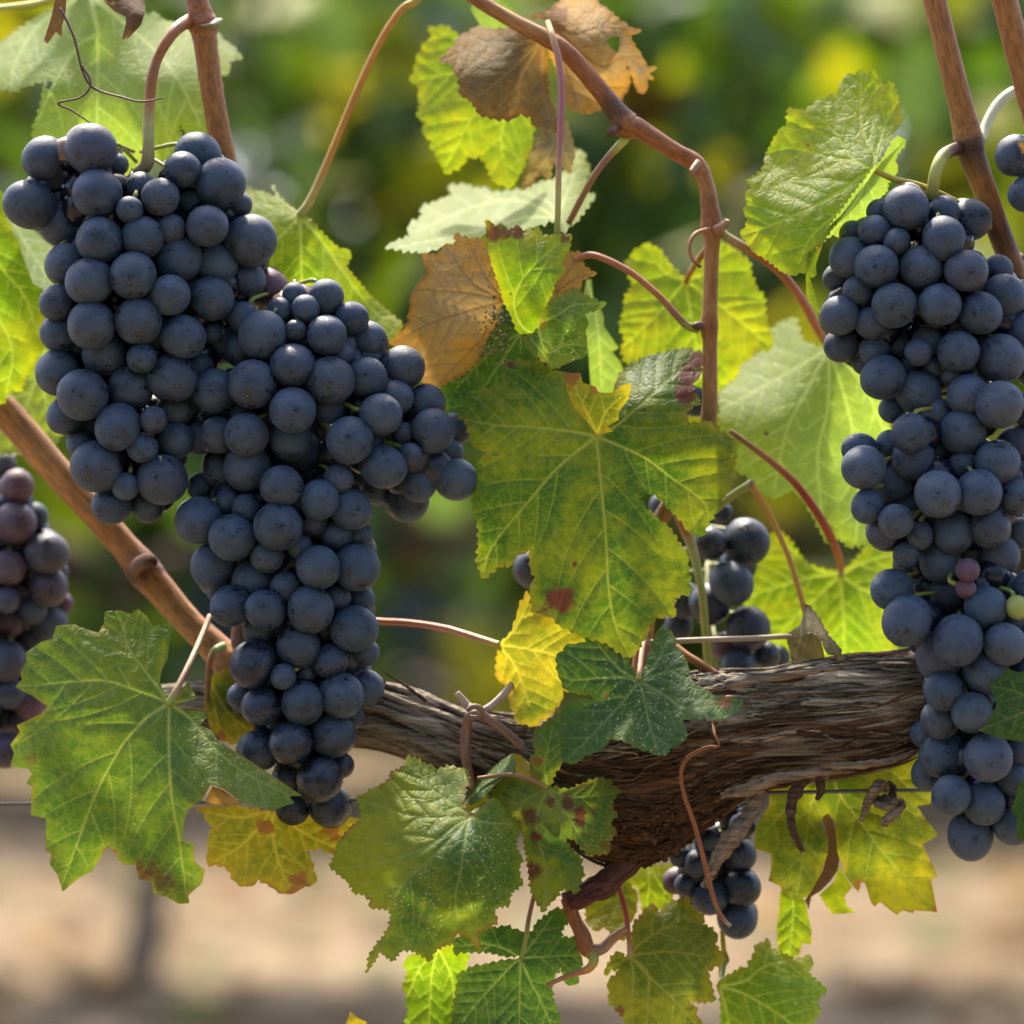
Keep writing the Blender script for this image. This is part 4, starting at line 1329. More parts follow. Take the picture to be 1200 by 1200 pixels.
# centre leaf
r = leaf('large mottled green and yellow leaf in the centre with red stains',
     [(563, 400), (530, 350), (470, 270), (440, 190), (425, 150), (395, 152), (335, 105), (315, 125), (285, 110), (205, 108), (197, 160), (205, 195), (180, 215), (107, 220), (103, 245), (55, 248), (65, 280), (38, 290), (20, 318), (60, 360), (75, 430), (100, 450), (150, 478), (185, 470), (112, 490), (95, 530), (78, 600), (85, 700), (105, 770), (98, 900), (115, 960), (205, 900), (225, 915), (250, 870), (300, 850), (305, 915), (325, 950), (303, 1000), (315, 1095), (350, 1065), (415, 1140), (480, 1170), (525, 1190), (600, 1210), (680, 1270), (693, 1273), (723, 1243), (793, 1113), (875, 1105), (862, 1035), (930, 1015), (920, 870), (845, 760), (760, 690), (732, 650), (745, 620), (790, 630), (850, 690), (895, 735), (925, 780), (975, 795), (1020, 710), (1090, 600), (1085, 520), (1105, 460), (1130, 430), (1050, 390), (1000, 345), (930, 355), (895, 335), (915, 310), (970, 265), (940, 235), (940, 200), (968, 170), (972, 130), (1012, 92), (920, 62), (860, 70), (760, 95), (690, 130), (650, 170), (632, 220), (640, 300), (615, 370)],
     [(563, 405, 0), (60, 300, 9), (100, 900, 8), (690, 1270, -9), (920, 950, -2), (1120, 440, 9), (980, 90, 24), (860, 70, 22), (700, 135, 16), (800, 230, 3), (300, 110, 7), (560, 900, -8), (320, 650, -1), (850, 570, -1), (480, 420, -1)],
     'mottled', jn=(563, 405), s=3.3333, ox=530, oy=390, seed=3, tooth=11, amp=3.5, pucker=.75, wave=.9, vw=1.7,
     veins=[[(455, 385), (315, 370), (190, 362), (60, 340)], [(640, 365), (755, 260), (820, 200), (920, 120)], [(735, 480), (855, 568), (985, 670), (1000, 770)], [(580, 580), (600, 800), (612, 1010), (640, 1150), (690, 1265)], [(410, 530), (290, 670), (160, 830), (120, 940)]],
     blots=[(425, 1045, 62, 'r', 1), (360, 1080, 16, 'r', .9), (478, 903, 14, 'r', .9), (478, 903, 8, 'b', 1), (828, 960, 16, 'r', .6), (228, 122, 16, 'r', 1), (910, 240, 52, 'r', 1), (930, 165, 55, 'r', 1), (960, 110, 45, 'r', 1), (780, 880, 100, 'y', .5), (820, 1000, 90, 'y', .5), (560, 930, 60, 'y', .15), (1020, 560, 90, 'y', .5), (960, 700, 70, 'y', .5), (1060, 500, 40, 'r', .45), (900, 700, 40, 'r', .35), (420, 900, 80, 'y', .4), (640, 740, 40, 'y', .4), (740, 330, 90, 'y', .35), (250, 600, 60, 'y', .3), (545, 660, 14, 'r', .5), (370, 560, 90, 'y', -.4), (600, 620, 90, 'y', -.3), (820, 540, 90, 'y', -.35), (230, 700, 120, 'y', -.35), (640, 950, 60, 'y', -.35)])
blade('folded_lobe', [(432, 150), (470, 158), (500, 155), (510, 195), (560, 210), (572, 235), (625, 235), (660, 205), (700, 198), (690, 255), (650, 310), (650, 340), (605, 365), (630, 385), (565, 398), (520, 340), (480, 300), (452, 240)],
      [(565, 398, -3), (430, 150, -7), (700, 200, -16), (560, 280, -13), (640, 350, -11)], LM['yellow'], r, jn=(565, 395), veins=[[(520, 300), (470, 190)], [(600, 310), (660, 250)]], s=3.3333, ox=530, oy=390, seed=4, tooth=0, vw=1.0,
      blots=[(470, 170, 55, 'b', .8), (560, 215, 30, 'b', .8), (520, 340, 30, 'r', .4), (600, 300, 80, 'y', -.45)])

# lower left leaf
leaf('big green leaf at lower left with a tip lying across the lower left bunch',
     [(655, 400), (640, 370), (625, 330), (630, 290), (655, 240), (660, 180), (672, 135), (665, 98), (595, 115), (580, 80), (540, 45), (510, 65), (470, 50), (410, 55), (405, 100), (385, 138), (340, 125), (290, 105), (220, 110), (205, 160), (160, 175), (100, 215), (105, 250), (80, 290), (85, 320), (60, 350), (125, 385), (185, 425), (160, 455), (65, 500), (78, 525), (40, 575), (55, 610), (40, 660), (110, 670), (125, 690), (103, 725), (125, 740), (120, 850), (180, 865), (178, 990), (200, 1000), (195, 1045), (225, 1085), (245, 1150), (310, 1095), (360, 1070), (385, 1030), (420, 970), (450, 1000), (465, 1030), (490, 1045), (530, 1045), (540, 1100), (590, 1110), (600, 1155), (650, 1170), (700, 1198), (740, 1195), (735, 1165), (790, 1115), (800, 1065), (760, 1030), (755, 960), (710, 945), (720, 870), (732, 830), (790, 790), (822, 735), (870, 748), (950, 805), (1060, 832), (1150, 803), (1130, 778), (1180, 775), (1040, 680), (920, 602), (850, 560), (830, 520), (780, 500), (808, 470), (800, 448), (720, 440), (690, 420), (770, 395), (735, 330), (690, 385), (668, 402)],
     [(660, 410, -9), (90, 300, -4), (420, 60, 5), (660, 120, 6), (50, 600, -3), (240, 1140, -6), (700, 1190, -16), (500, 750, -17), (820, 735, -28), (1170, 778, -31), (960, 650, -21), (1060, 825, -36), (300, 600, -14), (740, 350, -4), (760, 440, -9)],
     'green', petiole=[(246, 722, 28, 3.6, PT), (238, 742, 20, 3.6, PT), (222, 778, 2, 3.8, PT), (208, 806, -7, 4, (.34, .22, .13)), (199, 822, -9, 4.5, PG), (197, 824, -9, 3, PG)],
     jn=(660, 410), s=3.3333, ox=0, oy=700, seed=5, tooth=0, pucker=.6, wave=.8, vw=1.8,
     veins=[[(550, 372), (420, 330), (300, 330), (190, 340), (75, 345)], [(510, 210), (485, 130), (455, 60)], [(565, 480), (465, 600), (370, 780), (310, 940), (240, 1130)], [(660, 600), (670, 770), (700, 950), (730, 1170)], [(760, 490), (840, 590), (950, 680), (1130, 775)], [(720, 405), (765, 396)]],
     blots=[(120, 630, 34, 'r', .6), (560, 1080, 70, 'r', .75), (640, 1110, 60, 'r', .7), (430, 1000, 34, 'b', .7), (700, 1185, 40, 'r', .4), (380, 230, 260, 'y', .22), (640, 600, 130, 'y', -.35), (700, 800, 200, 'y', -.35), (640, 180, 20, 'y', .5), (1090, 760, 50, 'b', .25), (880, 640, 120, 'w', .5)])  # the broad yellow blot paints sun glowing through the upper blade
leaf('orange turned under lobe edge below the big lower left leaf', [(800, 800), (830, 738), (870, 752), (945, 806), (880, 815)], [(800, 800, -22), (830, 738, -25), (945, 806, -32)], 'orange', s=3.3333, ox=0, oy=700, seed=6, tooth=0, name='leaf_fragment', cat='leaf')

leaf('yellowing leaf with burnt orange tips hanging below the lower left bunch',
     [(30, 830), (80, 820), (200, 815), (330, 840), (400, 820), (480, 850), (560, 860), (640, 860), (680, 870), (655, 900), (610, 920), (590, 990), (555, 1000), (520, 980), (470, 985), (490, 1060), (505, 1110), (460, 1130), (400, 1160), (340, 1140), (280, 1100), (240, 1130), (190, 1115), (145, 1050), (75, 1040), (80, 950), (95, 900), (60, 840)],
     [(330, 830, 14), (30, 830, 10), (680, 870, 20), (100, 1040, 2), (400, 1160, -3), (500, 1100, 2), (580, 990, 14), (300, 950, 8)], 'yellow', jn=(330, 830), s=3.3333, ox=220, oy=700, seed=7, tooth=14, amp=3.2, res=3.2,
     veins=[[(220, 960), (110, 1030)], [(340, 980), (400, 1150)], [(450, 920), (580, 980)], [(200, 860), (60, 835)]],
     blots=[(440, 1130, 60, 'b', .8), (560, 920, 50, 'b', .6), (300, 895, 38, 'b', .75), (570, 995, 26, 'b', .5), (150, 1000, 110, 'y', -.7), (300, 1020, 70, 'y', -.3)])
leaf('small yellow green leaf peeping out left of the tail of the lower left bunch',
     [(85, 320), (120, 295), (165, 280), (205, 330), (200, 400), (240, 480), (262, 520), (190, 575), (130, 555), (85, 500), (70, 420)],
     [(85, 320, 26), (260, 520, 22), (100, 520, 20), (200, 300, 30)], 'yellow', jn=(85, 330), s=3.3333, ox=220, oy=700, seed=8, tooth=10, amp=2.9, res=3.2,
     veins=[[(150, 440), (240, 520)], [(110, 450), (130, 550)]], blots=[(130, 540, 26, 'b', .7), (150, 400, 90, 'y', -.45)],
     petiole=[(262, 757, 26, 5, PG), (252, 762, 22, 4.5, PG), (246, 776, 20, 4, PK), (244, 800, 22, 3.6, PT), (242, 830, 24, 3.2, PT)])

# bottom group
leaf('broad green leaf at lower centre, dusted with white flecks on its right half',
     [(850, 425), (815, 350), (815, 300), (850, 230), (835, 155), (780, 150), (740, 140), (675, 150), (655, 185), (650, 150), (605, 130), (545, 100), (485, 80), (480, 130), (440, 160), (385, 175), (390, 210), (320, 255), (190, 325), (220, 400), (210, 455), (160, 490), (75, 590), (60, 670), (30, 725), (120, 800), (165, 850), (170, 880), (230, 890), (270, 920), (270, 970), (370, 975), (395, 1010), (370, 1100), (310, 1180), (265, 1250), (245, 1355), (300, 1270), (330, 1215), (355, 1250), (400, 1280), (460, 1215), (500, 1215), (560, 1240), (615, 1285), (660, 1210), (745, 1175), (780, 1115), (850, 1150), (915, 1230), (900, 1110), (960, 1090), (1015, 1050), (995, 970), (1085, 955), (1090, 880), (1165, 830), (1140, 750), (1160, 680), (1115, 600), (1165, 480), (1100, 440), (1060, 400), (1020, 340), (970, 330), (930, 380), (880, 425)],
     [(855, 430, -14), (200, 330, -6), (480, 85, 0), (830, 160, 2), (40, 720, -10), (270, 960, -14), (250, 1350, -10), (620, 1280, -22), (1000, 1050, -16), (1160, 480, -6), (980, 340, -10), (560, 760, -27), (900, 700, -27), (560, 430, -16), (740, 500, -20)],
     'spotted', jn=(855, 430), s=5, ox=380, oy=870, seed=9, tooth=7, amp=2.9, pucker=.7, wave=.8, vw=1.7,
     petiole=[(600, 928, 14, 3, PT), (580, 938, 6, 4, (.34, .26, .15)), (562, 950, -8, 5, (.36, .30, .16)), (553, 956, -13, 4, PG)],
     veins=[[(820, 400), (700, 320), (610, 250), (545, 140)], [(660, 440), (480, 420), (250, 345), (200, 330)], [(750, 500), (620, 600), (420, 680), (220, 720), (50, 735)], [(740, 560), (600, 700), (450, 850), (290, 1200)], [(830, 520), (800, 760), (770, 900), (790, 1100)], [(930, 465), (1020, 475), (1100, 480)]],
     blots=[(625, 745, 30, 'r', .6), (420, 500, 260, 'y', .8), (240, 780, 230, 'y', .9), (560, 250, 160, 'y', .5), (680, 230, 40, 'b', .3), (950, 640, 110, 'w', 1), (880, 720, 80, 'w', 1), (1000, 900, 120, 'w', 1), (620, 950, 200, 'w', .4), (850, 700, 260, 'y', -.5), (180, 840, 30, 'b', .4), (700, 640, 60, 'r', .25)])  # yellow blots on the left half: leaf pigment plus painted sunlight through the blade
leaf('green leaf with pink red spots just right of the white flecked leaf',
     [(641, 922), (613, 912), (598, 910), (585, 915), (575, 930), (580, 940), (592, 948), (597, 965), (612, 972), (615, 990), (618, 1010), (622, 1040), (628, 1056), (637, 1069), (645, 1058), (652, 1051), (660, 1040), (676, 1047), (684, 1022), (680, 1005), (664, 988), (662, 980), (673, 984), (690, 1003), (713, 1000), (713, 987), (723, 975), (712, 963), (724, 955), (715, 944), (727, 925), (716, 921), (717, 915), (704, 911), (688, 917), (667, 925), (648, 923)],
     [(641, 924, -8), (580, 930, -2), (637, 1068, -14), (715, 995, -10), (725, 925, -4), (650, 980, -14), (620, 1000, -8), (690, 960, -12)], 'spotted', jn=(641, 924), s=1, seed=10, tooth=8, amp=3.2, vw=1.3, pucker=.5,
     veins=[[(620, 935), (592, 948)], [(628, 965), (640, 1020), (638, 1066)], [(660, 950), (690, 995)], [(670, 935), (722, 930)]],
     petiole=[(560, 912, 0, 2.5, PT), (600, 908, -6, 2.6, PT), (630, 917, -8, 2.8, PT), (641, 923, -8, 3, PG)],
     blots=[(665, 940, 10, 'r', 1), (679, 953, 10, 'r', 1), (680, 963, 8, 'r', 1), (628, 980, 8, 'r', 1), (620, 958, 13, 'r', .8), (645, 940, 8, 'r', .8), (695, 950, 7, 'r', .7), (655, 945, 26, 'y', .5), (625, 1020, 12, 'r', .9), (633, 1025, 26, 'y', .8), (708, 992, 9, 'r', .6), (705, 990, 20, 'w', 1), (615, 965, 16, 'y', .5), (660, 1005, 25, 'y', -.4)])
r = leaf('narrow folded leaf seen edge on between the two spotted leaves and the cordon',
     [(822, 350), (820, 310), (900, 230), (1000, 130), (1100, 65), (1118, 120), (1110, 180), (1060, 205), (1000, 250), (960, 300), (930, 330), (860, 370)],
     [(822, 350, -2), (1100, 65, 4), (1060, 205, -6), (930, 320, -9)], 'dark', jn=(822, 350), s=5, ox=380, oy=870, seed=11, tooth=0, veins=[[(960, 230), (1105, 90)]], vw=1)
blade('folded_lobe', [(1098, 62), (1150, 72), (1200, 120), (1222, 200), (1185, 205), (1118, 185), (1112, 120)], [(1100, 65, 3), (1222, 200, -3), (1118, 185, -5)], LM['yellow'], r, s=5, ox=380, oy=870, seed=12, tooth=0)
leaf('lime green leaf scrap hidden behind the petiole of the white flecked leaf', [(820, 360), (880, 310), (940, 298), (965, 320), (930, 370), (870, 410), (840, 400)], [(820, 360, 4), (960, 320, 6), (870, 410, 2)], 'lime', s=5, ox=380, oy=870, seed=13, tooth=0, name='leaf_fragment')
leaf('small green leaf with a rust spot tucked under the dark centre leaf',
     [(300, 905), (240, 860), (230, 790), (260, 740), (240, 720), (250, 660), (300, 620), (380, 555), (420, 620), (400, 760), (370, 800), (340, 840), (325, 895)], [(300, 905, -4), (240, 700, -2), (390, 560, 0), (370, 780, -6)], 'green', jn=(305, 900), s=3.75, ox=560, oy=680, seed=14, tooth=9, amp=2.4, vw=1.1,
     veins=[[(295, 800), (330, 640)]], blots=[(260, 795, 24, 'b', .7), (262, 790, 40, 'y', .8), (250, 690, 20, 'b', .5)])
leaf('dark green deeply lobed leaf lying in front of the cordon at the centre',
     [(705, 430), (690, 410), (665, 370), (655, 300), (640, 205), (595, 215), (545, 205), (475, 215), (475, 270), (385, 285), (375, 310), (345, 330), (350, 400), (365, 440), (385, 480), (430, 495), (490, 500), (535, 535), (495, 522), (450, 520), (390, 545), (370, 570), (358, 640), (365, 780), (385, 800), (430, 805), (470, 770), (540, 745), (580, 700), (630, 700), (700, 735), (790, 768), (830, 765), (840, 740), (890, 720), (920, 680), (905, 640), (895, 610), (950, 605), (1040, 615), (1100, 600), (1150, 570), (1165, 530), (1110, 510), (1060, 520), (1000, 480), (960, 460), (930, 430), (925, 380), (910, 340), (870, 290), (865, 250), (840, 215), (800, 210), (775, 250), (760, 300), (740, 360), (720, 420)],
     [(710, 440, -13), (345, 350, -9), (640, 205, -2), (820, 215, -2), (400, 800, -19), (560, 560, -14), (800, 760, -35), (640, 700, -27), (1160, 535, -17), (1000, 610, -30), (900, 500, -20), (740, 620, -22)],
     'dark', jn=(710, 440), s=3.75, ox=560, oy=680, seed=15, tooth=12, amp=1.9, pucker=.5, wave=.7, vw=1.7,
     petiole=[(757, 735, 14, 3.6, PK), (753, 760, 0, 3.6, PT), (750, 785, -10, 3.6, PT), (749, 797, -13, 3.5, PG)],
     veins=[[(640, 430), (540, 432), (420, 440), (360, 420)], [(640, 530), (530, 650), (400, 780)], [(730, 520), (748, 610), (790, 740)], [(830, 510), (920, 560), (1120, 540)], [(800, 410), (900, 382)], [(790, 350), (840, 240)], [(630, 400), (540, 300), (500, 240)]],
     blots=[(560, 490, 26, 'y', .9), (565, 505, 12, 'b', .8), (1090, 530, 50, 'b', .6), (1020, 500, 50, 'r', .3), (420, 560, 60, 'y', .5), (740, 560, 200, 'w', .7), (600, 690, 60, 'y', .4)])
leaf('plain yellow leaf on a pink stalk below the mottled centre leaf',
     [(95, 285), (150, 220), (180, 120), (215, 45), (240, 140), (300, 160), (400, 190), (500, 240), (530, 330), (480, 500), (375, 480), (365, 530), (320, 590), (250, 640), (180, 630), (140, 540), (120, 460), (90, 440), (80, 400), (85, 330)],
     [(95, 285, 12), (215, 45, 8), (520, 330, 6), (240, 630, 6), (85, 420, 18), (300, 350, 3)], 'yellow', jn=(95, 285), s=3.75, ox=560, oy=680, seed=16, tooth=12, amp=2.4, res=3, vw=1.3,
     petiole=[(425, 726, 30, 4, PK), (445, 728, 30, 4, PK), (480, 730, 28, 4, PK), (520, 736, 24, 4, (.45, .17, .11)), (555, 746, 18, 4, (.42, .2, .11)), (585, 756, 12, 4.5, PY)],
     veins=[[(200, 300), (330, 330), (480, 400)], [(170, 390), (230, 560)], [(160, 220), (220, 110)]], blots=[(250, 560, 90, 'y', -.5), (430, 230, 60, 'b', .2)])
leaf('very dark leaf hanging at the bottom edge beneath the white flecked leaf',
     [(862, 905), (790, 900), (700, 880), (570, 890), (565, 830), (640, 790), (700, 785), (790, 770), (860, 790), (900, 820), (930, 760), (1000, 700), (1080, 690), (1095, 720), (1040, 790), (1040, 820), (1110, 820), (1130, 860), (1115, 880), (1135, 920), (1130, 950), (1110, 1025), (1060, 1020), (1050, 985), (1040, 950), (1000, 1010), (1000, 1080), (1030, 1160), (1035, 1200), (1020, 1260), (560, 1260), (565, 1150), (580, 1050), (590, 980), (650, 950)],
     [(862, 912, 2), (570, 850, 6), (1080, 690, 8), (1120, 1000, 6), (800, 1250, -4), (600, 1200, 4), (1020, 1200, 4)], 'dark', jn=(862, 912), s=3.75, ox=380, oy=880, seed=17, tooth=9, amp=3.2, vw=1.2,
     veins=[[(790, 870), (700, 850), (590, 860)], [(810, 960), (690, 1090), (600, 1200)], [(860, 1010), (855, 1250)], [(920, 840), (1000, 730)], [(960, 905), (1120, 900)], [(900, 1000), (960, 1120), (1010, 1240)]],
     petiole=[(628, 1040, 6, 2.6, PT), (620, 1075, 4, 2.8, PT), (616, 1100, 2, 3, PG), (611, 1122, 2, 3, PG)])
leaf('mid green leaf hanging at the bottom edge left of the very dark leaf',
     [(480, 880), (400, 890), (360, 910), (350, 930), (370, 980), (345, 1030), (370, 1100), (360, 1200), (380, 1260), (600, 1260), (600, 1080), (620, 950), (640, 900), (560, 850)], [(480, 880, 16), (350, 1000, 14), (600, 1000, 22), (480, 1250, 10)], 'bright', jn=(500, 870), s=3.75, ox=380, oy=880, seed=18, tooth=9, amp=4.0, res=3, vw=1.1,
     veins=[[(470, 1000), (460, 1250)], [(560, 1000), (580, 1200)], [(420, 960), (370, 1080)]], blots=[(480, 1050, 300, 'y', -.5)])
leaf('tip of a yellow leaf rising from the bottom edge', [(95, 1240), (95, 1200), (115, 1145), (150, 1175), (185, 1190), (200, 1240)], [(95, 1240, 10), (115, 1145, 12), (200, 1240, 10)], 'yellow', s=3.75, ox=380, oy=880, seed=19, tooth=0, blots=[(120, 1170, 80, 'y', .8)])
leaf('olive leaf on a red stalk at bottom centre with yellow and red lower left corner',
     [(535, 760), (530, 740), (560, 560), (610, 500), (650, 450), (690, 430), (720, 490), (780, 430), (830, 410), (920, 385), (910, 430), (980, 490), (1010, 520), (1000, 560), (1070, 600), (1100, 640), (1080, 690), (1130, 760), (1140, 800), (1080, 830), (1035, 860), (1060, 960), (1075, 1055), (1000, 1060), (920, 1050), (970, 1110), (960, 1140), (1000, 1200), (1010, 1260), (520, 1260), (500, 1170), (440, 1090), (395, 1060), (405, 1000), (395, 930), (440, 890), (470, 850), (420, 850), (370, 890), (385, 840), (430, 760), (460, 735), (500, 775)],
     [(540, 770, 4), (690, 430, 16), (920, 390, 20), (1130, 780, 12), (1070, 1050, 8), (700, 1250, -6), (400, 1000, 2), (380, 880, 6), (750, 850, 2)], 'under', jn=(540, 768), s=5.4545, ox=640, oy=980, seed=20, tooth=9, amp=3.2, res=2.8, vw=1.6, pucker=.3,
     veins=[[(640, 750), (800, 740), (1050, 770)], [(600, 690), (700, 620), (900, 500)], [(640, 880), (800, 1030), (950, 1200)], [(560, 900), (550, 1050), (560, 1240)], [(490, 800), (400, 850)], [(650, 880), (650, 1080), (640, 1250)]],
     petiole=[(722, 1030, 14, 2.8, PR), (728, 1050, 12, 3, PR), (734, 1075, 8, 3, PR), (737, 1100, 5, 3, PK), (738, 1118, 3, 3.2, (.4, .25, .12))],
     blots=[(450, 1000, 110, 'y', .6), (500, 1100, 80, 'y', .6), (470, 1120, 46, 'r', .8), (480, 920, 26, 'y', .5), (800, 700, 300, 'y', -.3)])
leaf('bright green leaf with pale veins at the bottom edge right of centre',
     [(680, 1035), (700, 1005), (740, 980), (790, 950), (812, 950), (850, 850), (905, 830), (910, 870), (940, 880), (990, 900), (1010, 920), (1090, 900), (1095, 950), (1075, 970), (1110, 1010), (1160, 1045), (1110, 1100), (1135, 1150), (1100, 1180), (1120, 1260), (690, 1260), (695, 1150), (690, 1080)],
     [(685, 1035, 16), (900, 840, 24), (1160, 1045, 20), (900, 1250, 4), (700, 1250, 12), (900, 1040, 10)], 'bright', jn=(685, 1035), s=3.75, ox=660, oy=880, seed=21, tooth=9, amp=3.2, res=2.8, vw=1.7,
     petiole=[(850, 1120, 30, 3, PG), (846, 1145, 24, 3, PG), (842, 1156, 16, 3, PY)],
     veins=[[(800, 1070), (950, 1160), (1060, 1240)], [(800, 1010), (900, 940), (1080, 910)], [(715, 1130), (740, 1250)]], blots=[(900, 1050, 300, 'y', -.45)])
leaf('olive green leaf in the shade under the stub of the cordon', [(250, 400), (330, 340), (450, 310), (520, 290), (580, 360), (580, 430), (570, 500), (530, 560), (500, 670), (440, 640), (370, 580), (320, 610), (260, 560), (255, 480)], [(450, 310, 30), (250, 450, 26), (580, 430, 28), (480, 660, 18)], 'under', jn=(480, 300), s=5.4545, ox=640, oy=980, seed=22, tooth=9, amp=2.6, res=3, veins=[[(440, 450), (380, 580)], [(500, 480), (500, 650)]], vw=1.1)
leaf('sunlit yellow green leaf showing behind the crumbling knot', [(640, 195), (540, 170), (470, 180), (480, 230), (530, 300), (590, 330), (600, 380), (620, 480), (700, 440), (730, 470), (810, 400), (770, 320), (800, 260), (830, 180), (760, 185)], [(640, 195, 40), (480, 200, 40), (830, 190, 44), (660, 470, 34)], 'lime', s=5.4545, ox=640, oy=980, seed=23, tooth=8, amp=2.9, res=3.2, jn=(650, 180), veins=[[(660, 330), (640, 460)], [(740, 330), (790, 390)]], blots=[(500, 200, 40, 'b', .35)])
leaf('pale green strip of leaf hanging beside the bright bottom leaf', [(1110, 600), (1140, 610), (1150, 720), (1175, 790), (1130, 870), (1105, 920), (1100, 820), (1120, 740)], [(1110, 600, 34), (1150, 760, 30), (1105, 920, 28)], 'under', s=5.4545, ox=640, oy=980, seed=24, tooth=0, res=3, name='leaf_fragment')

# below the cordon, right
r = leaf('wide green to yellow leaf below the cordon with brown tipped teeth, the wire crossing it',
     [(520, 180), (300, 175), (200, 200), (190, 380), (120, 500), (110, 620), (200, 650), (200, 740), (185, 795), (245, 820), (260, 850), (330, 908), (400, 880), (420, 850), (470, 760), (510, 640), (510, 570), (475, 480), (485, 445), (510, 430), (545, 480), (560, 640), (600, 760), (640, 820), (675, 860), (690, 800), (710, 810), (740, 910), (760, 935), (790, 910), (880, 980), (910, 955), (970, 970), (975, 955), (1060, 960), (1100, 965), (1085, 880), (1065, 790), (1100, 770), (1080, 720), (1020, 600), (1050, 580), (1105, 545), (1030, 450), (990, 390), (1060, 380), (1090, 300), (1060, 140), (1000, 60), (900, 80), (760, 150)],
     [(520, 200, 17), (120, 600, 22), (330, 900, 15), (490, 460, 20), (675, 850, 16), (1090, 960, 10), (1100, 550, 16), (1050, 150, 22), (800, 600, 8), (350, 600, 13)],
     'under', jn=(520, 190), s=4.6154, ox=860, oy=860, seed=25, tooth=0, res=2.8, vw=1.5, pucker=.35, wave=.6,
     veins=[[(580, 340), (700, 500), (830, 670), (1060, 930)], [(430, 350), (400, 500), (340, 880)], [(700, 190), (850, 205), (930, 280), (1050, 360)], [(350, 330), (150, 560)]],
     blots=[(1090, 955, 22, 'b', 1), (680, 815, 28, 'b', .9), (755, 925, 16, 'b', .8), (1100, 548, 12, 'b', 1), (290, 830, 50, 'r', .5), (200, 790, 18, 'r', .8), (330, 900, 18, 'r', .7), (490, 640, 40, 'r', .3), (900, 880, 160, 'y', .6), (1000, 780, 90, 'y', .5), (300, 720, 120, 'r', .2), (920, 560, 60, 'w', 1), (350, 500, 220, 'y', -.3), (600, 250, 150, 'y', -.4)])
blade('folded_lobe', [(470, 430), (520, 420), (560, 560), (570, 680), (560, 740), (520, 800), (470, 850), (420, 880), (405, 950), (385, 900), (430, 830), (480, 740), (505, 640), (500, 540)], [(470, 430, 23), (560, 700, 27), (400, 930, 21)], LM['grey'], r, blots=[(500, 640, 400, 'b', .9)], s=4.6154, ox=860, oy=860, seed=60, tooth=0)
leaf('light green hanging strip of leaf under the wide yellowing leaf', [(320, 860), (250, 850), (245, 940), (230, 1050), (240, 1220), (350, 1200), (372, 1130), (420, 1140), (420, 1060), (400, 970), (385, 900)], [(320, 860, 28), (240, 1200, 24), (420, 1100, 24)], 'bright', s=4.6154, ox=860, oy=860, seed=26, tooth=0, res=3, jn=(320, 860), veins=[[(320, 1000), (300, 1200)]], vw=1)
leaf('pale green leaf corner with a white edge behind the wide yellowing leaf', [(460, 870), (540, 800), (570, 715), (640, 830), (600, 880), (610, 930), (660, 965), (610, 970), (530, 975)], [(460, 870, 30), (570, 715, 34), (660, 965, 30)], 'bright', s=4.6154, ox=860, oy=860, seed=27, tooth=0, res=3)
leaf('dark green leaf edge overlapping the lower right bunch, upper of two', [(660, 650), (600, 635), (520, 625), (440, 600), (395, 585), (440, 555), (480, 470), (450, 400), (445, 375), (500, 345), (530, 315), (580, 330), (640, 310), (700, 400)], [(660, 480, -40), (395, 585, -36), (530, 315, -33), (600, 630, -38)], 'dark', s=3.75, ox=1040, oy=700, seed=28, tooth=0, jn=(690, 480), veins=[[(560, 520), (400, 585)], [(580, 420), (460, 390)]], vw=1)
leaf('dark green leaf edge overlapping the lower right bunch, lower of two', [(660, 760), (620, 780), (580, 820), (545, 940), (570, 960), (570, 1050), (600, 1070), (660, 1080), (720, 900)], [(660, 900, -36), (545, 940, -34), (620, 780, -32), (600, 1070, -32)], 'dark', s=3.75, ox=1040, oy=700, seed=29, tooth=8, amp=1.9)

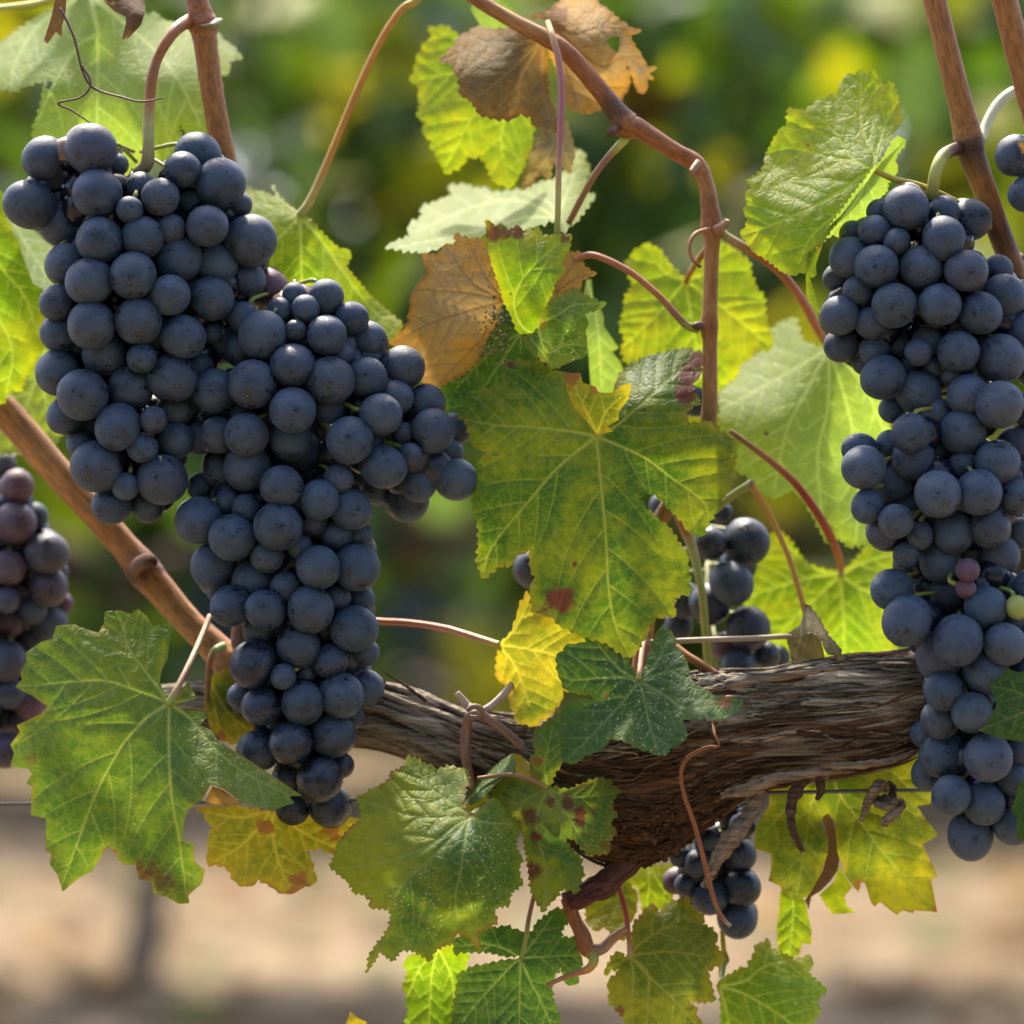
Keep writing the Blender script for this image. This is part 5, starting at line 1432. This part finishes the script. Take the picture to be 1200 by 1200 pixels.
# upper right
r = leaf('bright translucent leaf beside the top of the upper right bunch, one lobe folded over',
     [(915, 690), (940, 640), (960, 600), (1010, 520), (1060, 450), (1100, 385), (1065, 375), (1070, 320), (1055, 250), (1030, 185), (1000, 190), (975, 215), (950, 160), (915, 110), (885, 150), (845, 105), (810, 140), (760, 140), (720, 200), (710, 260), (660, 250), (640, 290), (600, 275), (570, 315), (520, 345), (480, 340), (420, 330), (410, 400), (415, 450), (380, 445), (330, 520), (285, 610), (280, 660), (265, 705), (165, 755), (210, 800), (165, 835), (190, 880), (155, 930), (185, 980), (170, 1030), (140, 1075), (220, 1180), (300, 1225), (380, 1290), (435, 1315), (525, 1290), (525, 1185), (620, 1115), (700, 1000), (800, 860), (900, 720)],
     [(915, 690, -6), (915, 110, 22), (1090, 385, 14), (760, 150, 25), (420, 340, 16), (330, 560, 15), (170, 760, 6), (150, 1070, 2), (430, 1310, -10), (640, 620, 4), (550, 930, -10), (700, 980, -12), (520, 1185, -14), (350, 640, 12)],
     'lime', jn=(915, 690), s=5, ox=840, oy=60, seed=30, tooth=8, amp=2.6, pucker=.6, wave=.6, vw=1.5,
     petiole=[(1160, 266, 6, 4.5, PY), (1150, 258, 4, 4, PY), (1120, 236, -2, 3.6, PY), (1080, 218, -4, 3.6, PY), (1048, 210, -4, 3.8, PY), (1026, 200, -5, 3.4, PY)],
     veins=[[(800, 645), (620, 610), (430, 570), (300, 600)], [(920, 610), (850, 460), (840, 300), (850, 130)], [(740, 810), (520, 930), (300, 1030), (160, 1075)], [(790, 620), (700, 480), (590, 380)], [(935, 590), (990, 420), (1060, 300)], [(760, 900), (560, 1080), (480, 1250)]],
     blots=[(200, 1090, 60, 'y', .9), (550, 440, 18, 'y', .9), (680, 405, 16, 'y', .9), (535, 550, 16, 'b', .6), (830, 535, 18, 'y', .9), (640, 700, 180, 'y', -.3), (420, 640, 160, 'y', -.6), (780, 170, 70, 'y', -.8)])
blade('folded_lobe', [(915, 690), (960, 650), (1030, 520), (1075, 500), (1105, 540), (1060, 600), (1045, 640), (1060, 690), (1050, 720), (1000, 770), (1000, 800), (980, 850), (930, 890), (880, 960), (830, 1000), (780, 1050), (755, 1020), (740, 1060), (705, 1090), (680, 1075), (620, 1115), (530, 1190), (600, 1110), (700, 980), (830, 800)],
      [(915, 690, -7), (1100, 520, 8), (530, 1190, -14), (750, 1060, 8), (980, 800, 12), (720, 970, -12)], LM['pale'], r, jn=(915, 690), veins=[[(800, 900), (660, 1080)]], s=5, ox=840, oy=60, seed=31, tooth=7, amp=2.6, vw=1.1)
blade('curled_tip', [(525, 1185), (625, 1120), (580, 1250), (585, 1310), (560, 1330), (545, 1320), (610, 1540), (560, 1500), (525, 1450), (520, 1300)], [(525, 1185, -13), (625, 1120, -8), (600, 1540, -6), (540, 1330, -11)], LM['green'], r, s=5, ox=840, oy=60, seed=32, tooth=0)
leaf('backlit yellow green leaf behind the slim centre cane',
     [(345, 260), (300, 220), (240, 140), (195, 115), (140, 150), (110, 200), (140, 290), (110, 330), (100, 410), (90, 440), (110, 500), (95, 530), (110, 580), (200, 610), (300, 640), (430, 760), (470, 690), (540, 640), (550, 600), (590, 570), (620, 530), (670, 540), (685, 500), (660, 420), (650, 330), (600, 250), (590, 190), (550, 150), (480, 110), (420, 160)],
     [(345, 265, 66), (195, 115, 72), (480, 110, 70), (100, 500, 60), (680, 520, 60), (430, 750, 54), (380, 450, 58)], 'lime', jn=(345, 265), s=3.3333, ox=700, oy=250, seed=33, tooth=9, amp=4.0, res=3.2, vw=1.4,
     petiole=[(835, 283, 24, 4.5, CR), (822, 300, 34, 4, CR), (810, 318, 56, 3.6, PK), (804, 330, 66, 3.6, PK)],
     veins=[[(250, 380), (110, 520)], [(380, 480), (430, 740)], [(500, 380), (670, 520)], [(260, 230), (190, 130)], [(450, 220), (490, 120)]],
     blots=[(540, 450, 110, 'y', .7), (350, 290, 26, 'r', .5), (130, 530, 60, 'y', .7), (670, 520, 30, 'b', .35), (200, 440, 60, 'y', .5), (520, 380, 26, 'r', .35)])
leaf('large pale backed leaf between the slim centre cane and the upper right bunch',
     [(905, 525), (890, 540), (830, 510), (800, 500), (770, 408), (745, 425), (720, 420), (700, 445), (670, 455), (680, 500), (640, 540), (560, 590), (550, 640), (475, 690), (480, 830), (550, 920), (540, 1000), (580, 1020), (640, 1090), (700, 1110), (760, 1080), (820, 1130), (835, 1170), (895, 1290), (945, 1265), (980, 1305), (1030, 1295), (1080, 1280), (1140, 1100), (1150, 900), (1140, 800), (1100, 700), (1050, 600), (1000, 540)],
     [(905, 525, 56), (770, 410, 84), (680, 500, 84), (550, 620, 78), (480, 740, 66), (560, 1000, 52), (760, 1100, 44), (900, 1280, 40), (1130, 900, 58), (700, 780, 52), (900, 900, 46)],
     'pale', jn=(905, 525), s=3.3333, ox=700, oy=250, seed=34, tooth=9, amp=3.8, res=3, vw=2.0, pucker=.3,
     petiole=[(845, 271, 22, 5, PG), (855, 280, 22, 5.5, (.36, .28, .14)), (885, 297, 24, 5.5, PK), (915, 320, 28, 5.5, PK), (940, 352, 36, 5.5, (.46, .16, .09)), (958, 385, 46, 5.5, (.46, .16, .09)), (971, 407, 56, 5, PG)],
     veins=[[(780, 600), (620, 690), (490, 760)], [(830, 660), (740, 850), (690, 1080)], [(960, 700), (1000, 870), (1020, 1100), (1010, 1280)], [(900, 760), (860, 960), (890, 1270)], [(1030, 660), (1120, 850)]],
     blots=[(660, 860, 12, 'r', .9), (600, 940, 120, 'y', .6), (900, 1260, 70, 'y', .8), (960, 1280, 60, 'y', .8), (520, 870, 60, 'y', .7), (730, 770, 20, 'y', .6)])
leaf('green leaf with a glowing red stalk and star of pale veins above the cordon',
     [(725, 560), (700, 545), (600, 535), (540, 510), (480, 450), (430, 370), (370, 320), (310, 330), (280, 420), (170, 560), (150, 700), (180, 850), (250, 1000), (400, 1090), (740, 1100), (1000, 1070), (1060, 1020), (985, 900), (1000, 800), (1100, 700), (1150, 520), (1070, 420), (1000, 380), (880, 395), (850, 440), (790, 500), (745, 550)],
     [(725, 575, 72), (340, 330, 82), (160, 700, 78), (400, 1080, 70), (1000, 1060, 70), (1150, 520, 80), (740, 850, 66)], 'bright', jn=(725, 572), s=5, ox=840, oy=560, seed=35, tooth=10, amp=3.2, res=3.2, vw=2.0, pucker=.3,
     petiole=[(855, 505, 28, 3, PT), (868, 514, 28, 3.6, PT), (905, 542, 28, 4, PK), (935, 570, 29, 4.6, PR), (962, 608, 33, 5.2, PR), (978, 640, 46, 5.4, PR), (985, 662, 71, 4.5, (.45, .16, .07)), (985, 676, 72, 4, PY)],
     veins=[[(560, 585), (400, 630), (180, 700)], [(600, 690), (480, 800), (300, 1000)], [(735, 700), (745, 850), (750, 1090)], [(860, 500), (1050, 450), (1130, 460)], [(820, 640), (900, 680), (1050, 800)], [(600, 545), (480, 460), (340, 350)]],
     blots=[(340, 400, 120, 'y', .7), (300, 780, 60, 'y', .5), (380, 760, 50, 'y', .4), (960, 860, 40, 'y', .5)])
r = leaf('crumpled dry beige leaf hanging just above the right of the cordon',
     [(520, 740), (510, 790), (490, 860), (415, 910), (410, 960), (430, 1020), (440, 1100), (640, 1085), (600, 900), (560, 800)], [(520, 740, 20), (415, 930, 16), (440, 1100, 14), (640, 1080, 12), (560, 900, 8)], 'grey', jn=(522, 745), s=5, ox=840, oy=560, seed=36, tooth=0, veins=[[(560, 900), (600, 1060)], [(500, 900), (450, 1060)]], vw=1.2, wave=1)
blade('folded_lobe', [(520, 738), (560, 770), (610, 840), (650, 920), (700, 970), (730, 1030), (765, 1072), (700, 1085), (690, 1040), (640, 1020), (620, 960), (560, 905), (490, 920), (510, 840)], [(520, 740, 17), (490, 920, 6), (760, 1070, 4), (620, 960, 2)], LM['grey'], r, s=5, ox=840, oy=560, seed=37, tooth=9, amp=2.2, blots=[(690, 1060, 40, 'y', .6)])

# upper centre
leaf('glowing lime leaf behind the brown dried leaves at top centre',
     [(345, 150), (290, 110), (220, 110), (240, 160), (190, 185), (205, 210), (165, 240), (185, 260), (155, 280), (160, 300), (140, 330), (195, 370), (175, 400), (190, 430), (170, 480), (210, 500), (195, 550), (235, 580), (225, 620), (255, 620), (250, 650), (265, 670), (290, 720), (350, 690), (380, 650), (430, 640), (470, 700), (490, 750), (560, 780), (610, 700), (650, 600), (650, 480), (600, 380), (500, 250), (420, 170)],
     [(345, 150, 76), (150, 330, 72), (290, 710, 60), (560, 770, 62), (650, 500, 74), (380, 430, 64)], 'lime', jn=(600, 330), s=3.5294, ox=440, oy=0, seed=38, tooth=10, amp=3.5, res=3.4, vw=1.3,
     veins=[[(400, 300), (180, 330)], [(430, 450), (290, 690)], [(520, 560), (550, 750)], [(440, 220), (260, 130)]], blots=[(540, 760, 50, 'b', .3), (500, 720, 40, 'y', .8), (400, 500, 120, 'y', .3)])
leaf('brown drying leaf left of the slim cane at top centre',
     [(690, 160), (620, 100), (570, 110), (500, 125), (420, 110), (350, 150), (300, 220), (265, 255), (325, 262), (320, 290), (345, 320), (350, 390), (400, 420), (425, 470), (490, 490), (560, 495), (600, 470), (640, 480), (660, 525), (690, 520), (755, 545), (740, 450), (715, 400), (710, 260), (700, 190)],
     [(690, 160, 34), (265, 255, 26), (420, 110, 44), (560, 490, 22), (755, 540, 20), (710, 300, 40), (520, 300, 22)], 'brown', jn=(690, 165), s=3.5294, ox=440, oy=0, seed=39, tooth=10, amp=3.2, res=2.8, vw=1.2, wave=1, curl=.5,
     veins=[[(570, 175), (440, 180), (280, 250)], [(560, 290), (450, 380), (380, 410)], [(600, 330), (590, 420), (560, 485)], [(690, 330), (720, 500)]], blots=[(290, 245, 50, 'y', .8), (350, 170, 50, 'y', .6), (620, 120, 50, 'y', .5), (490, 445, 14, 'b', .9)])
leaf('ragged amber brown leaf right of the slim cane at the top edge',
     [(400, 110), (310, 100), (330, 85), (420, 60), (470, 10), (520, -20), (690, -20), (710, 20), (770, 60), (830, 120), (880, 155), (960, 180), (940, 195), (880, 195), (920, 270), (960, 330), (990, 390), (1050, 400), (1000, 425), (1030, 470), (990, 450), (990, 530), (960, 552), (930, 530), (910, 460), (875, 380), (890, 440), (890, 500), (830, 615), (790, 560), (740, 630), (640, 670), (530, 640), (500, 560), (480, 450), (420, 310), (395, 200)],
     [(400, 110, 30), (520, -10, 44), (950, 185, 36), (1030, 400, 40), (960, 540, 34), (830, 600, 30), (560, 640, 26), (650, 250, 22), (480, 400, 34)], 'orange', jn=(405, 115), s=5, ox=560, oy=0, seed=40, tooth=11, amp=2.6, res=2.8, vw=1.1, wave=1.1, curl=.5, holes=[[(748, 240), (790, 212), (832, 215), (822, 310), (785, 285)]],
     veins=[[(560, 200), (720, 160), (900, 180)], [(600, 330), (760, 520), (830, 600)], [(520, 420), (590, 630)], [(700, 380), (860, 330), (960, 400)]], blots=[(470, 90, 60, 'b', .9), (480, 160, 40, 'b', .7), (600, 250, 260, 'y', -.6), (760, 330, 120, 'y', -.4), (840, 550, 80, 'y', .5), (640, 640, 60, 'y', .5)],
     petiole=[(642, 26, 12, 3.6, PY), (648, 45, 6, 4, (.40, .24, .10)), (655, 72, 4, 4, (.34, .16, .11)), (658, 105, 2, 4, (.33, .12, .12)), (657, 150, 0, 3.8, (.34, .12, .12)), (655, 195, 0, 3.6, (.36, .22, .13)), (654, 235, 2, 3.6, (.36, .36, .12)), (653, 275, 6, 3.6, PG)])
leaf('withered grey leaf scrap dangling under the brown leaf', [(450, 770), (360, 720), (345, 790), (310, 900), (290, 980), (270, 1050), (250, 1120), (320, 1080), (370, 1020), (420, 1050), (440, 960), (500, 980), (540, 1020), (570, 910), (560, 850), (520, 710)], [(450, 770, 30), (250, 1110, 38), (540, 1010, 40), (440, 950, 24), (520, 720, 36)], 'grey', jn=(480, 730), s=5, ox=560, oy=0, seed=41, tooth=9, amp=2.2, res=2.8, wave=1.2, curl=.6, veins=[[(420, 900), (330, 1040)], [(500, 860), (540, 990)]], vw=1.2, name='withered_leaf')
leaf('pale sunlit leaf lying nearly flat above the orange and red tipped leaves',
     [(750, 900), (620, 960), (450, 970), (350, 1000), (200, 1045), (140, 1035), (38, 1025), (80, 1000), (140, 980), (140, 930), (200, 890), (190, 860), (280, 820), (320, 810), (300, 770), (370, 765), (400, 780), (460, 775), (480, 800), (600, 785), (700, 750), (760, 740), (820, 640), (850, 620), (885, 700), (860, 790), (910, 810), (830, 920), (770, 960)],
     [(750, 900, 26), (38, 1025, 40), (300, 780, 88), (480, 800, 84), (850, 630, 80), (900, 815, 62), (350, 990, 30), (600, 860, 58), (600, 960, 30)],
     'pale', jn=(750, 900), s=3.5294, ox=440, oy=0, seed=42, tooth=10, amp=3.8, res=3.2, vw=1.6, pucker=.3,
     petiole=[(733, 163, 18, 5, (.4, .42, .06)), (724, 172, 16, 5, (.42, .40, .06)), (712, 185, 15, 4.2, PT), (695, 208, 15, 4, PT), (680, 235, 18, 4, PT), (668, 258, 23, 4, PT), (658, 272, 26, 4, PT)],
     veins=[[(600, 830), (420, 850), (160, 960)], [(620, 900), (400, 960), (100, 1020)], [(720, 840), (600, 790)], [(800, 780), (850, 660)]], blots=[(850, 660, 60, 'y', .9), (780, 760, 120, 'y', .3)])
leaf('orange brown withered leaf beside the wing of the lower left bunch',
     [(600, 450), (540, 250), (510, 165), (440, 160), (375, 135), (370, 200), (330, 180), (290, 235), (220, 230), (240, 320), (200, 370), (165, 430), (160, 500), (140, 580), (70, 640), (100, 690), (220, 830), (280, 860), (400, 800), (480, 740), (520, 640), (560, 560)],
     [(600, 450, 10), (375, 140, 22), (220, 235, 24), (80, 640, 30), (280, 850, 24), (500, 700, 14), (350, 500, 12), (520, 180, 18)], 'orange', jn=(605, 450), s=4, ox=440, oy=240, seed=43, tooth=9, amp=2.9, res=2.6, vw=1.0, wave=.9, curl=.4,
     veins=[[(450, 360), (330, 195)], [(420, 410), (200, 400)], [(420, 500), (250, 560), (90, 640)], [(500, 620), (300, 830)], [(520, 340), (440, 180)]], blots=[(350, 560, 130, 'y', -.7), (380, 760, 120, 'y', -.6), (250, 760, 90, 'y', -.4), (470, 230, 80, 'y', .5), (420, 690, 60, 'y', .6)])
r = leaf('upright folded green leaf with jagged red tip above the mottled centre leaf',
     [(740, 610), (670, 600), (640, 530), (600, 450), (545, 270), (530, 220), (515, 70), (540, 78), (560, 102), (600, 92), (620, 122), (670, 97), (690, 122), (740, 120), (765, 105), (780, 145), (840, 140), (920, 140), (910, 200), (870, 280), (890, 310), (850, 350), (820, 430), (780, 510), (770, 550)],
     [(740, 610, 2), (520, 75, 8), (915, 145, 4), (600, 450, 8), (700, 300, -4), (780, 510, -6)], 'bright', jn=(745, 612), s=4, ox=440, oy=240, seed=44, tooth=8, amp=1.9, vw=1.4, pucker=.6,
     veins=[[(680, 560), (650, 460), (680, 370), (740, 290), (880, 160)], [(790, 520), (850, 370)]], blots=[(545, 130, 56, 'r', 1), (610, 130, 40, 'r', .9), (670, 125, 46, 'r', .9), (890, 155, 28, 'r', .9), (730, 150, 40, 'y', .5), (760, 450, 30, 'b', .2), (750, 380, 120, 'y', -.2)])
blade('folded_lobe', [(770, 560), (790, 500), (830, 440), (900, 412), (935, 385), (970, 420), (1085, 462), (1040, 490), (980, 510), (1000, 560), (975, 600), (990, 630), (985, 710), (940, 725), (900, 740), (850, 765), (830, 772), (740, 690), (690, 620), (740, 600)],
      [(770, 560, 0), (935, 385, 6), (1080, 462, 14), (985, 700, 18), (835, 770, 2), (880, 560, -2)], LM['green'], r, jn=(760, 560), veins=[[(850, 520), (930, 470), (1060, 462)], [(800, 690), (900, 655), (980, 660)], [(730, 620), (780, 690), (830, 760)]], s=4, ox=440, oy=240, seed=45, tooth=9, amp=2.2, vw=1.1,
      blots=[(980, 460, 60, 'r', .3), (940, 680, 90, 'w', .9), (960, 640, 40, 'r', .35), (790, 560, 26, 'b', .5)])
leaf('shaded dark green leaf behind the orange brown leaf', [(680, 590), (600, 560), (500, 600), (470, 700), (380, 780), (280, 850), (300, 960), (330, 980), (400, 1010), (480, 890), (600, 840), (620, 800), (770, 740), (760, 700), (720, 640)], [(680, 590, 14), (300, 900, 26), (400, 1000, 22), (760, 740, 14), (560, 700, 20)], 'dark', jn=(680, 600), s=4, ox=440, oy=240, seed=46, tooth=9, amp=2.4, veins=[[(680, 700)], [(540, 690), (370, 870)], [(560, 780), (420, 980)]], vw=1.1)
leaf('small orange brown leaf behind the red tipped leaf', [(830, 430), (850, 340), (870, 260), (900, 225), (960, 220), (980, 290), (1038, 322), (970, 350), (960, 395), (900, 405)], [(830, 430, 16), (900, 225, 22), (1030, 322, 20), (950, 390, 14)], 'orange', s=4, ox=440, oy=240, seed=47, tooth=8, amp=1.9, jn=(840, 420), veins=[[(900, 320), (960, 240)], [(930, 350), (1020, 322)]], vw=.8, blots=[(920, 300, 90, 'y', .6)],
     petiole=[(818, 386, 18, 5, PG), (806, 382, 16, 5, PG), (795, 372, 15, 4.4, PT), (770, 345, 15, 4, PK), (740, 320, 17, 4, PK), (710, 304, 19, 4, PK), (688, 299, 21, 4, PK), (668, 310, 22, 3.4, PK)])
leaf('narrow pale leaf half hidden right of the red tipped leaf', [(990, 350), (1012, 350), (1020, 430), (1070, 520), (1070, 570), (1140, 670), (1110, 690), (1150, 740), (1165, 790), (1130, 830), (1110, 885), (1010, 875), (1000, 720), (985, 600), (965, 480)], [(990, 350, 48), (1140, 670, 52), (1010, 870, 40), (1060, 600, 42)], 'pale', s=4, ox=440, oy=240, seed=48, tooth=0, res=3, jn=(995, 360), veins=[[(1040, 560), (1060, 860)]], vw=1)
leaf('pale scrap of leaf behind the slim cane at the top edge', [(555, -10), (580, -10), (600, 10), (622, 32), (600, 35), (565, 33), (552, 12)], [(555, -10, 60), (620, 32, 62), (565, 33, 58)], 'pale', seed=49, tooth=0, res=3, name='leaf_fragment')
# dried flower remains
rr_ = np.random.default_rng(3)
Vs, Fs, Cs, o = [], [], [], 0
q, f = sphere_mesh(8, 6)
for i in range(150):
    x, y = 580 + rr_.normal() * 9, 388 + rr_.normal() * 17
    c0 = P(x, y, 2 + rr_.normal() * 3 - .15 * (x - 580))
    Vs.append(q * rr_.uniform(.7, 2.0) * S * rr_.uniform(.7, 1.3, 3) + np.array(c0)); Fs += [tuple(v + o for v in ff) for ff in f]; o += len(q)
    Cs.append(np.tile([(.16, .15, .05), (.11, .07, .035), (.26, .24, .10), (.06, .07, .03)][i % 4], (len(q), 1)))
tag(mk('dried_flower_cluster', np.vstack(Vs), Fs, M_DRY, None, {'col': np.vstack(Cs)}, origin=P(580, 388, 2)), 'crumbly brown green dried flower cluster between the orange and the red tipped leaf', 'flower remains')

# upper left
leaf('big pale green leaf underside with raised veins at the top left',
     [(420, -30), (330, -10), (250, 40), (150, 100), (0, 200), (-80, 260), (-60, 380), (0, 415), (65, 430), (130, 400), (200, 380), (235, 420), (240, 380), (200, 420), (190, 500), (165, 570), (150, 640), (260, 720), (400, 860), (580, 860), (690, 800), (720, 730), (770, 750), (800, 720), (830, 670), (855, 640), (835, 620), (840, 580), (880, 640), (1000, 640), (1050, 570), (1030, 480), (1040, 420), (1030, 355), (1075, 340), (1070, 290), (1140, 275), (1090, 215), (1050, 190), (1020, 155), (900, 140), (830, 110), (745, 90), (740, 65), (560, 60), (480, -10)],
     [(420, -30, 52), (-60, 300, 74), (60, 425, 44), (240, 410, 30), (150, 640, 40), (500, 850, 34), (700, 740, 34), (1050, 570, 40), (1130, 275, 60), (740, 70, 72), (450, 300, 40), (300, 150, 46), (800, 350, 38), (150, 110, 80), (1000, 170, 68)],
     'pale', jn=(420, -25), s=4, ox=0, oy=0, seed=50, tooth=9, amp=3.5, res=3, vw=2.3, pucker=-.35, wave=.6,
     petiole=[(-20, 12, 60, 4.5, (.42, .42, .08)), (0, 10, 60, 4.5, (.42, .42, .08)), (40, 5, 58, 4.5, (.42, .42, .08)), (75, -4, 54, 4.5, (.42, .42, .1)), (105, -7, 52, 4.5, PG)],
     veins=[[(440, 80), (457, 200), (455, 600), (450, 840)], [(300, 30), (160, 140), (70, 300), (50, 400)], [(560, 90), (750, 260), (860, 420), (940, 590)], [(640, 20), (850, 130), (1100, 260)], [(455, 150), (370, 210), (250, 400), (180, 560)]],
     blots=[(780, 640, 100, 'y', .8), (560, 560, 60, 'y', .4), (1055, 320, 40, 'y', .9), (740, 740, 50, 'y', .9)])
r = leaf('leaf at the left edge with a sunlit pale fold, tucked behind the upper left bunch',
     [(-60, 60), (10, 80), (20, 160), (60, 240), (110, 330), (190, 390), (150, 440), (145, 590), (110, 640), (105, 680), (85, 680), (70, 740), (40, 730), (10, 780), (-60, 760)], [(-60, 60, 50), (10, 80, 52), (190, 390, 46), (140, 590, 40), (10, 770, 38), (-50, 500, 40), (60, 300, 44)], 'bright', jn=(-60, 200), s=2.857, ox=0, oy=200, seed=51, tooth=8, amp=3.2, res=3, vw=1.6,
     veins=[[(0, 320), (80, 420), (130, 560)], [(-20, 450), (40, 600), (20, 760)]], blots=[(60, 540, 70, 'y', .5), (0, 350, 200, 'y', -.4)])
blade('folded_lobe', [(-60, 50), (10, 75), (40, 110), (100, 190), (190, 265), (195, 380), (150, 400), (110, 380), (60, 240), (20, 160), (0, 110)], [(-60, 50, 60), (10, 80, 66), (195, 270, 76), (190, 390, 44), (60, 240, 46)], LM['pale'], r, jn=(-20, 70), veins=[[(60, 200), (170, 370)]], s=2.857, ox=0, oy=200, seed=52, tooth=0, res=3, vw=1.4)
leaf('pale yellowish leaf under the left edge leaf, above the tan cane', [(-40, 740), (60, 740), (110, 640), (150, 590), (200, 700), (220, 850), (190, 910), (120, 1000), (70, 940), (0, 950), (-40, 900)], [(-40, 740, 74), (150, 590, 80), (220, 850, 70), (70, 940, 64)], 'pale', jn=(150, 600), s=2.857, ox=0, oy=200, seed=53, tooth=9, amp=3.2, res=3.4, veins=[[(100, 760), (30, 930)], [(150, 760), (190, 890)]], blots=[(120, 800, 200, 'y', .5)])
leaf('green leaf with pale sunlit margin hung on an orange stalk behind the grape wing',
     [(353, 250), (335, 238), (318, 216), (326, 232), (305, 224), (290, 222), (280, 236), (272, 262), (290, 310), (340, 360), (400, 390), (440, 405), (462, 402), (472, 380), (433, 346), (405, 312), (412, 300), (408, 292), (398, 292), (380, 276), (362, 256)],
     [(353, 250, 34), (285, 236, 54), (318, 216, 56), (470, 380, 40), (340, 350, 28), (440, 350, 46), (410, 300, 44), (370, 320, 28), (300, 300, 36)], 'bright', jn=(352, 253), s=1, seed=54, tooth=8, amp=2.6, res=2.8, vw=2.0, pucker=.4,
     petiole=[(495, -12, 30, 5, (.45, .42, .06)), (486, 2, 30, 5, (.46, .33, .06)), (470, 12, 31, 4.5, CY), (445, 50, 32, 4.2, (.52, .22, .04)), (415, 115, 33, 4.2, (.50, .21, .035)), (388, 180, 34, 4.4, (.50, .24, .04)), (365, 232, 34, 5, (.46, .34, .09)), (351, 253, 34, 5.5, PG)],
     veins=[[(353, 300), (355, 375)], [(375, 280), (425, 350), (465, 390)], [(325, 280), (300, 305)], [(325, 245), (290, 232)]], blots=[(345, 320, 40, 'y', -.2)])
leaf('crinkled brown dry strip at the top left corner', [(262, -20), (312, -20), (308, 60), (292, 120), (290, 172), (262, 150), (222, 205), (205, 190), (240, 80)], [(262, -20, 6), (310, -20, 10), (215, 200, 4), (290, 170, 8)], 'grey', s=4, ox=0, oy=0, seed=55, tooth=0, jn=(285, -20), veins=[[(255, 100), (225, 195)], [(285, 80), (280, 160)]], vw=1, wave=1.5, blots=[(260, 100, 200, 'b', .6)], name='withered_leaf')
leaf('shrivelled dark brown leaf hanging from the top edge above the upper left bunch', [(475, -20), (600, -25), (675, -10), (682, 50), (662, 115), (640, 140), (600, 182), (572, 185), (590, 110), (588, 78), (540, 55), (500, 20)], [(475, -20, 10), (680, 0, 6), (590, 180, 4), (640, 60, -2), (540, 20, 10)], 'grey', s=4, ox=0, oy=0, seed=56, tooth=0, wave=2, curl=1, jn=(640, -20), veins=[[(640, 60), (590, 175)], [(560, 0), (520, 30)]], vw=1, blots=[(600, 60, 200, 'b', .7)], name='withered_leaf')
leaf('dry curl stuck to the grapes at the top right corner', [(1185, 170), (1198, 166), (1210, 172), (1208, 190), (1198, 196), (1205, 182), (1190, 178)], [(1185, 170, -14), (1210, 172, -18), (1198, 196, -16)], 'orange', seed=57, tooth=0, name='withered_leaf')
o = tube('vine_cane', [(1150, 165, 20, 5.5, (.42, .48, .30)), (1155, 148, 24, 6, (.42, .48, .30)), (1170, 122, 28, 6.5, (.42, .48, .32)), (1192, 106, 30, 6.5, (.42, .48, .32)), (1230, 98, 32, 6, (.42, .48, .3))], M_STEM, seg=14, step=2)
tag(o, 'pale green stalk arching from the node of the leaning right cane', 'stalk')
